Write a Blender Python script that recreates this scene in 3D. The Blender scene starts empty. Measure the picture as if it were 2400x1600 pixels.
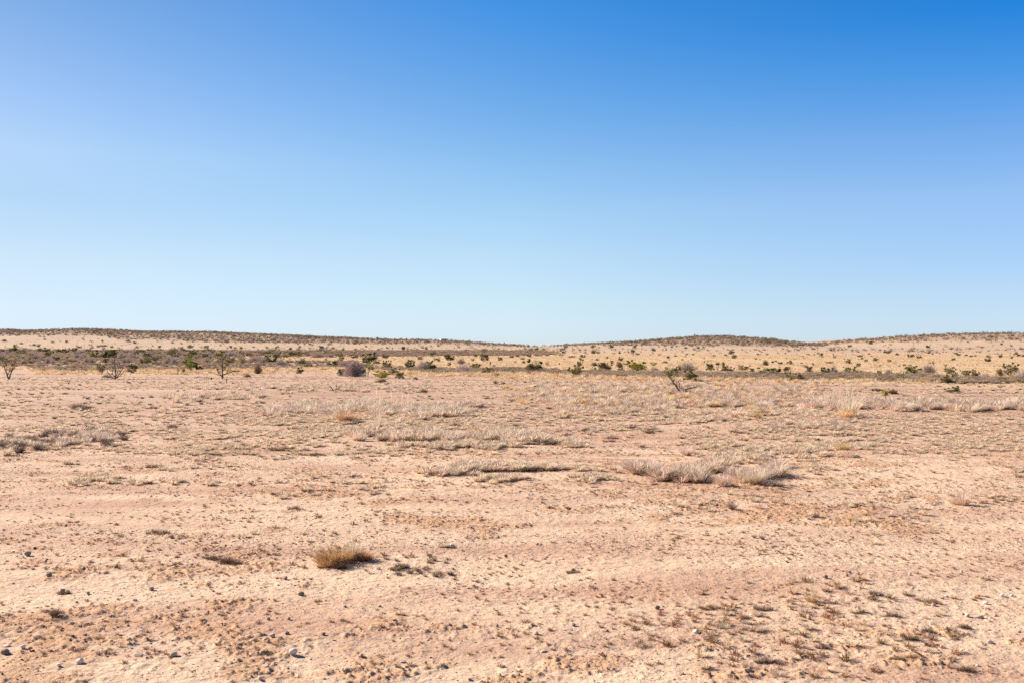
import bpy, math
import numpy as np
R = math.radians
SC = bpy.context.scene
COL = SC.collection
rng = np.random.default_rng(7)

# ------------------------------------------------------------------ camera, sky, sun, exposure
EYE = 2.5          # metres above the flat
FPX = 35.0 / 36.0 * 2400.0
U0, V0 = 1200.0, 822.0   # principal column, true horizon row (source pixels)
cam_d = bpy.data.cameras.new("camera")
cam = bpy.data.objects.new("camera", cam_d); COL.objects.link(cam); SC.camera = cam
cam.location = (0, 0, EYE); cam.rotation_euler = (R(90), 0, 0)
cam_d.lens = 35; cam_d.sensor_width = 36; cam_d.shift_y = (V0 - 800) / 2400
cam_d.clip_start = 0.1; cam_d.clip_end = 20000
cam_d.dof.use_dof = True; cam_d.dof.focus_distance = 30; cam_d.dof.aperture_fstop = 7.1

SUN_EL, SUN_AZ = 30.0, -62.0      # azimuth measured from +Y towards +X
w = bpy.data.worlds.new("World"); SC.world = w; w.use_nodes = True
nt = w.node_tree; nt.nodes.clear()
N = nt.nodes.new; L = nt.links.new
wo = N("ShaderNodeOutputWorld"); bg = N("ShaderNodeBackground"); bg.inputs[1].default_value = 0.0925
sky = N("ShaderNodeTexSky"); sky.sky_type = 'NISHITA'; sky.sun_disc = False
sky.sun_elevation = R(SUN_EL); sky.sun_rotation = R(SUN_AZ)
sky.altitude = 1200; sky.air_density = 1.0; sky.dust_density = 0.3; sky.ozone_density = 1.5
tc = N("ShaderNodeTexCoord"); sp = N("ShaderNodeSeparateXYZ"); L(tc.outputs["Generated"], sp.inputs[0])
# clear desert air: the blue deepens quickly with height above the skyline and away from the sun
el = N("ShaderNodeMath"); el.operation = 'ARCSINE'; L(sp.outputs[2], el.inputs[0])
dg = N("ShaderNodeMath"); dg.operation = 'MULTIPLY'; dg.inputs[1].default_value = 180 / math.pi / 40.0; L(el.outputs[0], dg.inputs[0])
def ramp(stops):
    r = N("ShaderNodeValToRGB"); e = r.color_ramp.elements
    while len(e) < len(stops): e.new(0.5)
    for x, (p, c) in zip(e, stops): x.position = p; x.color = (*c, 1)
    L(dg.outputs[0], r.inputs[0]); return r
SKY_SUN = [(0.0284, (0.3892, 0.4454, 0.6509)), (0.1211, (0.5525, 0.5253, 0.559)), (0.202, (0.5744, 0.5753, 0.5849)), (0.2606, (0.6839, 0.6544, 0.6411)), (0.3339, (0.621, 0.6376, 0.6829)), (0.4355, (0.4938, 0.5881, 0.6673)), (0.95, (0.2, 0.3, 0.42))]
SKY_MID = [(0.0166, (0.4771, 0.5684, 0.8406)), (0.0748, (0.5819, 0.6201, 0.7291)), (0.1359, (0.6562, 0.6775, 0.726)), (0.1965, (0.6446, 0.7135, 0.7519)), (0.2563, (0.578, 0.71, 0.7783)), (0.3732, (0.3727, 0.6381, 0.8322)), (0.4852, (0.1788, 0.5717, 0.9018)), (0.95, (0.12, 0.28, 0.42))]
SKY_FAR = [(0.0257, (0.5189, 0.6258, 0.9419)), (0.0667, (0.5747, 0.6445, 0.8681)), (0.1213, (0.5967, 0.6803, 0.8624)), (0.2023, (0.6465, 0.7365, 0.9021)), (0.2821, (0.4781, 0.6988, 0.9415)), (0.3601, (0.2215, 0.6313, 0.9889)), (0.4361, (0.066, 0.5318, 0.9881)), (0.95, (0.08, 0.26, 0.42))]
rs, rm, rf = ramp(SKY_SUN), ramp(SKY_MID), ramp(SKY_FAR)
m1 = N("ShaderNodeMapRange"); m1.inputs[1].default_value = -0.445; m1.inputs[2].default_value = 0; L(sp.outputs[0], m1.inputs[0])
m2 = N("ShaderNodeMapRange"); m2.inputs[1].default_value = 0; m2.inputs[2].default_value = 0.445; L(sp.outputs[0], m2.inputs[0])
mx0 = N("ShaderNodeMix"); mx0.data_type = 'RGBA'; L(m1.outputs[0], mx0.inputs[0]); L(rs.outputs[0], mx0.inputs[6]); L(rm.outputs[0], mx0.inputs[7])
mx = N("ShaderNodeMix"); mx.data_type = 'RGBA'; L(m2.outputs[0], mx.inputs[0]); L(mx0.outputs[2], mx.inputs[6]); L(rf.outputs[0], mx.inputs[7])
mu = N("ShaderNodeMix"); mu.data_type = 'RGBA'; mu.blend_type = 'MULTIPLY'; mu.inputs[0].default_value = 1
L(sky.outputs[0], mu.inputs[6]); L(mx.outputs[2], mu.inputs[7]); L(mu.outputs[2], bg.inputs[0]); L(bg.outputs[0], wo.inputs[0])

sun_d = bpy.data.lights.new("sun", 'SUN'); sun_d.energy = 4.9; sun_d.angle = R(0.53); sun_d.color = (1.0, 0.915, 0.795)
sun = bpy.data.objects.new("sun", sun_d); COL.objects.link(sun)
sun.rotation_euler = (R(90 - SUN_EL), 0, R(180 - SUN_AZ))
VS = SC.view_settings
SC.cycles.use_denoising = False
VS.view_transform = 'Standard'; VS.look = 'None'; VS.exposure = 1.0; VS.gamma = 1.0

# ------------------------------------------------------------------ noise
def _h(ix, iy, s):
    n = (ix.astype(np.int64) * 374761393 + iy.astype(np.int64) * 668265263 + s * 974634777) & 0xFFFFFFFF
    n = ((n ^ (n >> 13)) * 1274126177) & 0xFFFFFFFF
    return ((n ^ (n >> 16)) & 0xFFFFFF).astype(np.float64) / 16777215.0
def vn(x, y, s=0):
    ix = np.floor(x); iy = np.floor(y); fx = x - ix; fy = y - iy
    fx = fx * fx * (3 - 2 * fx); fy = fy * fy * (3 - 2 * fy)
    ix = ix.astype(np.int64); iy = iy.astype(np.int64)
    a = _h(ix, iy, s); b = _h(ix + 1, iy, s); c = _h(ix, iy + 1, s); d = _h(ix + 1, iy + 1, s)
    return (a + (b - a) * fx) * (1 - fy) + (c + (d - c) * fx) * fy
def fbm(x, y, s=0, o=4):
    t = 0; a = 0.5; n = 0
    for k in range(o):
        t = t + a * vn(x, y, s + k * 17); n += a; a *= 0.5; x = x * 2.03 + 5.1; y = y * 2.03 + 1.7
    return t / n
def sm(a, b, x):
    t = np.clip((x - a) / (b - a), 0, 1); return t * t * (3 - 2 * t)

# ------------------------------------------------------------------ the lie of the land
PLY = [0, 110, 150, 200, 300, 400, 500, 600, 700, 760, 900, 1500, 3000, 9000]
PLZ = [0, 0, .03, .19, .76, 1.64, 2.70, 3.95, 5.25, 5.9, 5.6, 0, -20, -60]
CREST = [(-600, 776), (-200, 770), (0, 773), (80, 777.5), (200, 772.5), (260, 774), (340, 778), (500, 779.5), (640, 786), (740, 790), (850, 795), (950, 797.5), (1040, 799),
         (1100, 803), (1200, 809), (1250, 811.5), (1300, 811), (1350, 808), (1430, 804.5), (1500, 801), (1560, 796), (1640, 790), (1690, 789), (1760, 793),
         (1800, 801), (1850, 810.5), (1880, 811.5), (1950, 807), (2050, 798), (2150, 790), (2250, 785), (2330, 782), (2400, 783), (2700, 780), (3200, 776)]
def Yc(x): return 760 - 0.25 * np.clip(x, -700, 700)
_cx, _cz = [], []
for _u, _v in CREST:
    _k = (_u - U0) / FPX; _y = 760 / (1 + .25 * _k); _x = _k * _y
    _cx.append(_x); _cz.append(EYE + (V0 - _v) / FPX * _y)
def Hm(x, y):
    yc = Yc(x); zp = np.interp(y, PLY, PLZ)
    zc = np.interp(x, _cx, _cz) + .25 * (fbm(x / 14, x * 0 + 3.3, 5, 3) - .5) * 2
    A = np.maximum(zc - np.interp(yc, PLY, PLZ), 0)
    g = sm(yc - 230, yc, y) * (1 - sm(yc, yc + 900, y))
    far = (fbm(x / 60, y / 60, 11, 3) - .5) * sm(130, 350, y) * 1.2 * (1 - sm(.2, .9, g))
    return zp + A * g + far * .8
def Hmid(x, y):
    r = np.hypot(x, y)
    m = (fbm(x / 3.1, y / 2.2, 21, 3) - .5) * 0.10 * (1 - .0 * r) + (fbm(x / 11, y / 9, 23, 2) - .5) * .16 * sm(6, 30, r)
    return m * (1 - sm(120, 200, r))
def loose(x, y):   # patches of broken, darker, gravelly soil
    a = fbm(x / 0.55, y / 0.42, 31, 4); b = fbm(x / 4.5, y / 2.5, 37, 2)
    bias = .022 * (1 - sm(8.2, 10.5, y)) * (1 - sm(-1, 3, x)) + .035 * np.exp(-((x - 2.6) / 1.6) ** 2 - ((y - 8.6) / 1.3) ** 2)
    return sm(.56, .66, a * .7 + b * .3 + bias)
def Hfine(x, y):
    r = np.hypot(x, y); k = 1 - sm(26, 48, r)
    lo = loose(x, y)
    a = (fbm(x / .30, y / .30, 41, 3) - .5) * .015
    c = np.abs(fbm(x / .055, y / .055, 43, 2) - .5)
    b = (.5 - c) * (.002 + .024 * lo)
    q = fbm(x / .05, y / .05, 47, 3); d = sm(.54, .72, q) * (.008 + .012 * lo) * sm(.45, .6, vn(x / .35, y / .35, 49) + .25 * lo)
    e = (fbm(x / .12, y / .12, 53, 2) - .5) * .006
    return (a + b + d + e) * k
def H(x, y): return Hm(x, y) + Hmid(x, y) + Hfine(x, y)
def proj(x, y, z=None):
    z = Hm(x, y) if z is None else z
    return U0 + FPX * x / y, V0 - FPX * (z - EYE) / y
_YS = np.geomspace(4, 1100, 1400)
def at(u, v):      # the spot of ground seen at a source pixel
    x = (u - U0) / FPX * _YS; z = Hm(x, _YS)
    vv = V0 - FPX * (z - EYE) / _YS
    hit = np.nonzero(vv <= v)[0]
    i = hit[0] if len(hit) else int(np.argmin(vv))
    y = _YS[i]
    if i > 0 and len(hit):
        a, b = vv[i - 1], vv[i]
        t = (a - v) / max(a - b, 1e-6); y = _YS[i - 1] + (_YS[i] - _YS[i - 1]) * np.clip(t, 0, 1)
    x = (u - U0) / FPX * y
    return float(x), float(y), float(H(np.array([x]), np.array([y]))[0])

# bands of cover, as places on the plain (looked up through the column and row they were surveyed at)
LU = [-400, 60, 100, 560, 700, 830, 1000, 1300, 1500, 1800, 2100, 2400, 2900]
LV = [857, 858, 868, 868, 864, 862, 874, 877, 884, 889, 892, 900, 905]
SU = [-600, 0, 250, 262, 500, 620, 900, 1000, 1200, 1330, 1400, 1500, 1700, 1850, 1900, 1950, 2100, 2400, 3000]
SV = [785, 787, 787, 794, 801, 803, 807, 806, 811, 811, 808, 810, 811, 813.5, 812, 808, 802, 798, 795]
def brown_band(u, v, n):
    lo = np.interp(u, LU, LV) + n * 1.5 + (vn(u / 37, u * 0 + 2.2, 83) - .5) * 4
    strip = sm(lo - 13, lo - 9, v + n * 5) * (1 - sm(lo - 1, lo + 1, v + n * 3)) * sm(820, 900, u)
    left = sm(819, 822, v) * (1 - sm(lo - 1, lo + 1, v + n * 3)) * (1 - sm(420, 640, u + n * 160) * sm(833, 836, v) * (1 - sm(845, 848, v)))
    left = left * (1 - sm(800, 900, u + n * 60))
    up = sm(820.5, 822.5, v + n * 2) * (1 - sm(832, 836, v + n * 3 + .006 * np.clip(u - 1000, 0, 400))) * sm(300, 450, u) * (1 - sm(1180, 1330, u + n * 50))
    return np.clip(np.maximum(np.maximum(strip, left), up), 0, 1)

# ------------------------------------------------------------------ mesh helpers
def mesh(name, v, f, tone=None, mats=None, midx=None, smooth=False):
    """v (n,3); f list of arrays (k,3)/(k,4)"""
    me = bpy.data.meshes.new(name)
    v = np.asarray(v, np.float32); f = [np.asarray(a, np.int32) for a in f if len(a)]
    me.vertices.add(len(v)); me.vertices.foreach_set("co", v.ravel())
    loops = np.concatenate([a.ravel() for a in f]); tot = np.concatenate([np.full(len(a), a.shape[1], np.int32) for a in f])
    me.loops.add(len(loops)); me.loops.foreach_set("vertex_index", loops)
    me.polygons.add(len(tot)); st = np.concatenate([[0], np.cumsum(tot)[:-1]]).astype(np.int32)
    me.polygons.foreach_set("loop_start", st); me.polygons.foreach_set("loop_total", tot)
    if tone is not None:
        a = me.attributes.new("tone", 'FLOAT', 'POINT'); a.data.foreach_set("value", np.asarray(tone, np.float32))
    for m in (mats or []): me.materials.append(m)
    if midx is not None: me.polygons.foreach_set("material_index", np.asarray(midx, np.int32))
    me.update(calc_edges=True)
    if smooth: me.polygons.foreach_set("use_smooth", np.ones(len(tot), bool))
    return me
class G:           # geometry collector
    def __init__(s): s.v = []; s.q = []; s.t = []; s.tone = []; s.n = 0
    def add(s, v, q=None, t=None, tone=0.5):
        v = np.asarray(v, float)
        if q is not None and len(q): s.q.append(np.asarray(q) + s.n)
        if t is not None and len(t): s.t.append(np.asarray(t) + s.n)
        s.v.append(v); s.tone.append(np.broadcast_to(tone, (len(v),)).astype(float)); s.n += len(v); return s
    def xf(s, sc=(1, 1, 1), rz=0, loc=(0, 0, 0)):
        o = G(); v = np.concatenate(s.v) * np.asarray(sc); c, si = math.cos(rz), math.sin(rz)
        v = np.stack([v[:, 0] * c - v[:, 1] * si, v[:, 0] * si + v[:, 1] * c, v[:, 2]], 1) + np.asarray(loc)
        o.v = [v]; o.q = [np.concatenate(s.q)] if s.q else []; o.t = [np.concatenate(s.t)] if s.t else []
        o.tone = [np.concatenate(s.tone)]; o.n = len(v); return o
    def join(s, o):
        if o.n: s.add(np.concatenate(o.v), np.concatenate(o.q) if o.q else None, np.concatenate(o.t) if o.t else None, np.concatenate(o.tone))
        return s
    def mesh(s, name, mats, smooth=False):
        f = []
        if s.q: f.append(np.concatenate(s.q))
        if s.t: f.append(np.concatenate(s.t))
        return mesh(name, np.concatenate(s.v), f, np.concatenate(s.tone), mats, None, smooth)
def two_mat_mesh(name, g1, m1, g2, m2):
    v = np.concatenate(g1.v + g2.v); q = []; t = []; mq = []; mt = []
    for g, o, k in ((g1, 0, 0), (g2, g1.n, 1)):
        for a in g.q: q.append(a + o); mq += [k] * len(a)
        for a in g.t: t.append(a + o); mt += [k] * len(a)
    f = ([np.concatenate(q)] if q else []) + ([np.concatenate(t)] if t else [])
    return mesh(name, v, f, np.concatenate(g1.tone + g2.tone), [m1, m2], mq + mt)

def blades(n, Rb, Hh, spread, droop, width, seed, flat=1.0, lmin=.5):
    r = np.random.default_rng(seed)
    az = r.uniform(0, 2 * np.pi, n); br = Rb * np.sqrt(r.random(n))
    b = np.stack([br * np.cos(az), br * np.sin(az), np.zeros(n) - .01 * Hh], 1)
    a2 = az + r.normal(0, .7, n); th = spread * np.sqrt(r.random(n)) * (.35 + .65 * br / Rb)
    Ln = Hh * r.uniform(lmin, 1.08, n)
    d = np.stack([np.cos(a2), np.sin(a2), np.zeros(n)], 1)
    wa = a2 + np.pi / 2 + r.normal(0, .6, n); wv = np.stack([np.cos(wa), np.sin(wa), np.zeros(n)], 1) * (width * r.uniform(.6, 1.3, n))[:, None]
    P = []
    for t in (0, .4, .75, 1.0):
        hx = Ln * (np.sin(th) * t + droop * t * t * .6); hz = Ln * (np.cos(th) * t - droop * t ** 3 * .5) * flat
        P.append(b + d * hx[:, None] + np.stack([0 * hz, 0 * hz, hz], 1))
    V = np.stack([P[0] - wv, P[0] + wv, P[1] - wv * .85, P[1] + wv * .85, P[2] - wv * .6, P[2] + wv * .6, P[3]], 1)  # n,7,3
    i = np.arange(n)[:, None] * 7
    q = np.concatenate([i + np.array([[0, 1, 3, 2]]), i + np.array([[2, 3, 5, 4]])])
    t = i + np.array([[4, 5, 6]])
    tn = np.repeat(np.clip(r.normal(.5, .22, n), 0, 1), 7)
    return G().add(V.reshape(-1, 3), q, t, tn)
def tube(g, pts, rad, k=5, tone=.5):
    pts = np.asarray(pts, float); n = len(pts)
    rad = np.broadcast_to(rad, (n,)).astype(float)
    tg = np.gradient(pts, axis=0); tg /= np.linalg.norm(tg, axis=1)[:, None] + 1e-9
    up = np.array([0.13, 0.21, 1.0]); up /= np.linalg.norm(up)
    a = np.cross(tg, up); bad = np.linalg.norm(a, axis=1) < .1; a[bad] = np.cross(tg[bad], [1, 0, 0]); a /= np.linalg.norm(a, axis=1)[:, None]
    b = np.cross(tg, a); an = np.arange(k) * 2 * np.pi / k
    V = pts[:, None] + rad[:, None, None] * (a[:, None] * np.cos(an)[None, :, None] + b[:, None] * np.sin(an)[None, :, None])
    q = []
    for i in range(n - 1):
        for j in range(k): q.append([i * k + j, i * k + (j + 1) % k, (i + 1) * k + (j + 1) % k, (i + 1) * k + j])
    cap = [[(n - 1) * k + j, (n - 1) * k + (j + 1) % k, n * k] for j in range(k)]
    g.add(np.concatenate([V.reshape(-1, 3), pts[-1:] + tg[-1:] * rad[-1]]), q, cap, tone)
def wig(p, q, n, amp, r):
    p = np.asarray(p, float); q = np.asarray(q, float); t = np.linspace(0, 1, n)[:, None]
    L_ = np.linalg.norm(q - p); o = np.cumsum(r.normal(0, 1, (n, 3)), 0); o -= o[0]; o -= t * o[-1]
    return p + (q - p) * t + o * amp * L_ / n
def leaves(c, rad, n, size, r, tone0=.5, flat=1.0):
    """leaf-sized faces through ellipsoids; c (m,3), rad (m,3)"""
    c = np.atleast_2d(c); rad = np.atleast_2d(rad); m = len(c)
    pick = r.integers(0, m, n); d = r.normal(0, 1, (n, 3)); d /= np.linalg.norm(d, axis=1)[:, None]
    rr = r.random(n) ** (1 / 2.0)
    p = c[pick] + d * rr[:, None] * rad[pick]
    p += r.normal(0, 1, (n, 3)) * size * .5
    a = r.normal(0, 1, (n, 3)); a /= np.linalg.norm(a, axis=1)[:, None]
    b = np.cross(a, r.normal(0, 1, (n, 3))); b /= np.linalg.norm(b, axis=1)[:, None]
    s = size * r.uniform(.6, 1.4, n)[:, None]
    V = np.stack([p - a * s, p - b * s * .55, p + a * s, p + b * s * .55], 1)
    q = np.arange(n)[:, None] * 4 + np.array([[0, 1, 2, 3]])
    cl = r.normal(0, .16, m)
    tn = np.clip(tone0 + cl[pick] + r.normal(0, .14, n), 0, 1)
    return G().add(V.reshape(-1, 3), q, None, np.repeat(tn, 4))
def strips(p0, p1, wd, r, tone=.5, bend=.12):
    """thin twigs from p0 to p1 (n,3)"""
    n = len(p0); mid = (p0 + p1) / 2 + r.normal(0, 1, (n, 3)) * bend * np.linalg.norm(p1 - p0, axis=1)[:, None]
    wv = np.cross(p1 - p0, r.normal(0, 1, (n, 3))); wv /= np.linalg.norm(wv, axis=1)[:, None] + 1e-9; wv *= np.broadcast_to(wd, (n,))[:, None]
    V = np.stack([p0 - wv, p0 + wv, mid - wv * .8, mid + wv * .8, p1 - wv * .3, p1 + wv * .3], 1)
    i = np.arange(n)[:, None] * 6
    q = np.concatenate([i + np.array([[0, 1, 3, 2]]), i + np.array([[2, 3, 5, 4]])])
    return G().add(V.reshape(-1, 3), q, None, np.repeat(np.clip(tone + r.normal(0, .18, n), 0, 1), 6))

# ------------------------------------------------------------------ materials
def newmat(name):
    m = bpy.data.materials.new(name); m.use_nodes = True; t = m.node_tree; t.nodes.clear(); return m, t
def plant(name, a, b, trans=.25, rnd=.25):
    """two-tone plant matter: tone attribute picks between a and b, each plant a little lighter or darker"""
    m, t = newmat(name); N = t.nodes.new; L = t.links.new
    o = N("ShaderNodeOutputMaterial"); at_ = N("ShaderNodeAttribute"); at_.attribute_name = "tone"
    mx = N("ShaderNodeMix"); mx.data_type = 'RGBA'; mx.inputs[6].default_value = (*a, 1); mx.inputs[7].default_value = (*b, 1); L(at_.outputs["Fac"], mx.inputs[0])
    oi = N("ShaderNodeObjectInfo"); mr = N("ShaderNodeMapRange"); mr.inputs[3].default_value = 1 - rnd; mr.inputs[4].default_value = 1 + rnd; L(oi.outputs["Random"], mr.inputs[0])
    h = N("ShaderNodeHueSaturation"); L(mr.outputs[0], h.inputs["Value"]); L(mx.outputs[2], h.inputs["Color"])
    m2 = N("ShaderNodeMapRange"); m2.inputs[3].default_value = .485; m2.inputs[4].default_value = .515
    mm = N("ShaderNodeMath"); mm.operation = 'MULTIPLY'; mm.inputs[1].default_value = 7.31; fr = N("ShaderNodeMath"); fr.operation = 'FRACT'
    L(oi.outputs["Random"], mm.inputs[0]); L(mm.outputs[0], fr.inputs[0]); L(fr.outputs[0], m2.inputs[0]); L(m2.outputs[0], h.inputs["Hue"])
    d = N("ShaderNodeBsdfDiffuse"); tr = N("ShaderNodeBsdfTranslucent"); s = N("ShaderNodeMixShader"); s.inputs[0].default_value = trans
    L(h.outputs[0], d.inputs[0]); L(h.outputs[0], tr.inputs[0]); L(d.outputs[0], s.inputs[1]); L(tr.outputs[0], s.inputs[2]); L(s.outputs[0], o.inputs[0])
    return m
def solid(name, a, b, scale=20, rough=.9, rnd=.2):
    m, t = newmat(name); N = t.nodes.new; L = t.links.new
    o = N("ShaderNodeOutputMaterial"); p = N("ShaderNodeBsdfPrincipled"); p.inputs["Roughness"].default_value = rough
    tc = N("ShaderNodeTexCoord"); n = N("ShaderNodeTexNoise"); n.inputs["Scale"].default_value = scale; n.inputs["Detail"].default_value = 6; L(tc.outputs["Object"], n.inputs[0])
    mp = N("ShaderNodeMapRange"); mp.inputs[1].default_value = .35; mp.inputs[2].default_value = .65; L(n.outputs[0], mp.inputs[0])
    mx = N("ShaderNodeMix"); mx.data_type = 'RGBA'; mx.inputs[6].default_value = (*a, 1); mx.inputs[7].default_value = (*b, 1); L(mp.outputs[0], mx.inputs[0])
    oi = N("ShaderNodeObjectInfo"); mr = N("ShaderNodeMapRange"); mr.inputs[3].default_value = 1 - rnd; mr.inputs[4].default_value = 1 + rnd; L(oi.outputs["Random"], mr.inputs[0])
    h = N("ShaderNodeHueSaturation"); L(mr.outputs[0], h.inputs["Value"]); L(mx.outputs[2], h.inputs["Color"]); L(h.outputs[0], p.inputs[0])
    b_ = N("ShaderNodeBump"); b_.inputs["Strength"].default_value = .4; b_.inputs["Distance"].default_value = .01; L(n.outputs[0], b_.inputs["Height"]); L(b_.outputs[0], p.inputs["Normal"])
    L(p.outputs[0], o.inputs[0]); return m
M = {
 'dark': plant("dark_leaf", (.055, .052, .02), (.24, .215, .085), .4),
 'green': plant("green_leaf", (.09, .09, .025), (.32, .30, .095), .4),
 'olive': plant("olive_leaf", (.14, .115, .05), (.38, .31, .15), .35),
 'yellow': plant("yellow_leaf", (.24, .20, .02), (.50, .42, .06), .3),
 'bright': plant("bright_leaf", (.14, .18, .03), (.34, .38, .10), .35),
 'darkweed': plant("dark_weed", (.11, .065, .042), (.36, .23, .14), .2, .2), 'yuccaleaf': plant("yucca_leaf", (.40, .36, .04), (.70, .64, .14), .4), 'brown': plant("brown_leaf", (.14, .085, .045), (.28, .18, .10)),
 'grey': plant("grey_twig", (.28, .205, .185), (.58, .45, .40), .25),
 'brush': plant("brush_twig", (.33, .225, .155), (.62, .46, .32), .35),
 'bark': plant("bark", (.09, .065, .05), (.26, .20, .16), 0),
 'straw': plant("straw", (.52, .375, .255), (.97, .81, .62), .42, .12),
 'scrubfar': plant("far_scrub", (.10, .075, .05), (.30, .23, .15), .2), 'wiry': plant("wiry_grass", (.46, .33, .24), (.96, .79, .63), .42, .15),  # far_scrub: colours lightened to stand in for haze over the hills
 'gold': plant("golden_grass", (.52, .34, .17), (.94, .70, .42), .4, .12),
 'ash': plant("ash_grass", (.13, .09, .072), (.38, .28, .22), .2, .12),
 'weed': plant("dead_weed", (.26, .13, .07), (.62, .41, .25), .25, .25),
 'tuftgold': plant("tuft_straw", (.26, .135, .05), (.84, .56, .28), .3, .1),
 'pebble': solid("pebble", (.30, .17, .11), (.52, .34, .23), 30, .9, .35), 'clod': solid("clod", (.17, .085, .05), (.30, .17, .11), 30, .95, .4),
 'rockbrown': solid("brown_rock", (.34, .22, .155), (.50, .36, .27), 25),
 'rockdark': solid("dark_rock", (.20, .13, .095), (.34, .235, .175), 25),
 'rockgrey': solid("grey_rock", (.42, .32, .25), (.62, .50, .40), 25),
 'rockwhite': solid("white_rock", (.66, .54, .44), (.88, .78, .68), 18),
 'rockpink': solid("pink_rock", (.42, .28, .20), (.62, .45, .34), 22),
}
def ground_mat():
    m, t = newmat("desert_soil"); N = t.nodes.new; L = t.links.new
    o = N("ShaderNodeOutputMaterial"); p = N("ShaderNodeBsdfPrincipled"); p.inputs["Roughness"].default_value = .95; p.inputs["Specular IOR Level"].default_value = .1
    g = N("ShaderNodeNewGeometry")
    def attr(n): a = N("ShaderNodeAttribute"); a.attribute_name = n; return a.outputs["Fac"]
    def noise(sc, det=4, sx=1, sy=1, lo=.3, hi=.7):
        mp = N("ShaderNodeMapping"); mp.inputs["Scale"].default_value = (sc * sx, sc * sy, sc); L(g.outputs["Position"], mp.inputs[0])
        n = N("ShaderNodeTexNoise"); n.inputs["Scale"].default_value = 1; n.inputs["Detail"].default_value = det; L(mp.outputs[0], n.inputs[0])
        r = N("ShaderNodeMapRange"); r.inputs[1].default_value = lo; r.inputs[2].default_value = hi; L(n.outputs[0], r.inputs[0]); return r.outputs[0], n.outputs[0]
    def mix(f, a, b, mode='MIX'):
        x = N("ShaderNodeMix"); x.data_type = 'RGBA'; x.blend_type = mode
        for s, val in ((0, f), (6, a), (7, b)):
            if isinstance(val, tuple): x.inputs[s].default_value = (*val, 1)
            elif isinstance(val, float): x.inputs[s].default_value = val
            else: L(val, x.inputs[s])
        return x.outputs[2]
    def mul(a, b):
        x = N("ShaderNodeMath"); x.operation = 'MULTIPLY'
        for s, val in ((0, a), (1, b)):
            if isinstance(val, float): x.inputs[s].default_value = val
            else: L(val, x.inputs[s])
        return x.outputs[0]
    n1, _ = noise(.35, 5); n2, _ = noise(3.0, 5); n3, r3 = noise(38, 5); n4, _ = noise(130, 3, 1, 1, .35, .65); n5, _ = noise(.12, 4, .5, 1.6)
    c = mix(n1, CRUST_A, CRUST_B)
    c = mix(mul(n2, .35), c, CRUST_C)
    n6, _ = noise(.5, 6, .4, 1.5, .45, .66); c = mix(mul(n6, .7), c, STAIN)
    c = mix(mul(attr("loose"), .75), c, LOOSE_C)
    c = mix(mul(attr("field"), .7), c, mix(n5, FIELD_A, FIELD_B))
    c = mix(attr("gold"), c, mix(n2, GOLD_A, GOLD_B))
    c = mix(attr("far"), c, mix(n5, FAR_A, FAR_B))
    c = mix(attr("brown"), c, mix(n2, BROWN_A, BROWN_B))
    sp = mix(n4, (.80, .78, .76), (1.12, 1.12, 1.12)); c = mix(.8, c, sp, 'MULTIPLY')
    sp2 = mix(n3, (.86, .84, .82), (1.08, 1.08, 1.08)); c = mix(.8, c, sp2, 'MULTIPLY')
    L(c, p.inputs[0])
    b1 = N("ShaderNodeBump"); b1.inputs["Strength"].default_value = .7; b1.inputs["Distance"].default_value = .012; L(r3, b1.inputs["Height"])
    _, r6 = noise(9, 6); b2 = N("ShaderNodeBump"); b2.inputs["Strength"].default_value = .6; b2.inputs["Distance"].default_value = .05; L(r6, b2.inputs["Height"]); L(b1.outputs[0], b2.inputs["Normal"])
    L(b2.outputs[0], p.inputs["Normal"]); L(p.outputs[0], o.inputs[0]); return m
CRUST_A, CRUST_B, CRUST_C = (.65, .45, .31), (.73, .53, .38), (.54, .335, .222)
STAIN = (.45, .255, .175)
LOOSE_C = (.52, .30, .175)
FIELD_A, FIELD_B = (.39, .225, .155), (.60, .415, .305)
GOLD_A, GOLD_B = (.56, .38, .20), (.66, .48, .29)
FAR_A, FAR_B = (.50, .35, .24), (.56, .41, .29)
BROWN_A, BROWN_B = (.33, .22, .155), (.46, .33, .235)

# ------------------------------------------------------------------ naming helpers
def tag(o, label=None, cat=None, group=None, kind=None):
    for k, val in (('label', label), ('category', cat), ('group', group), ('kind', kind)):
        if val: o[k] = val
    return o
def link(name, me, parent=None):
    o = bpy.data.objects.new(name, me); COL.objects.link(o)
    if parent: o.parent = parent
    return o

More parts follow.
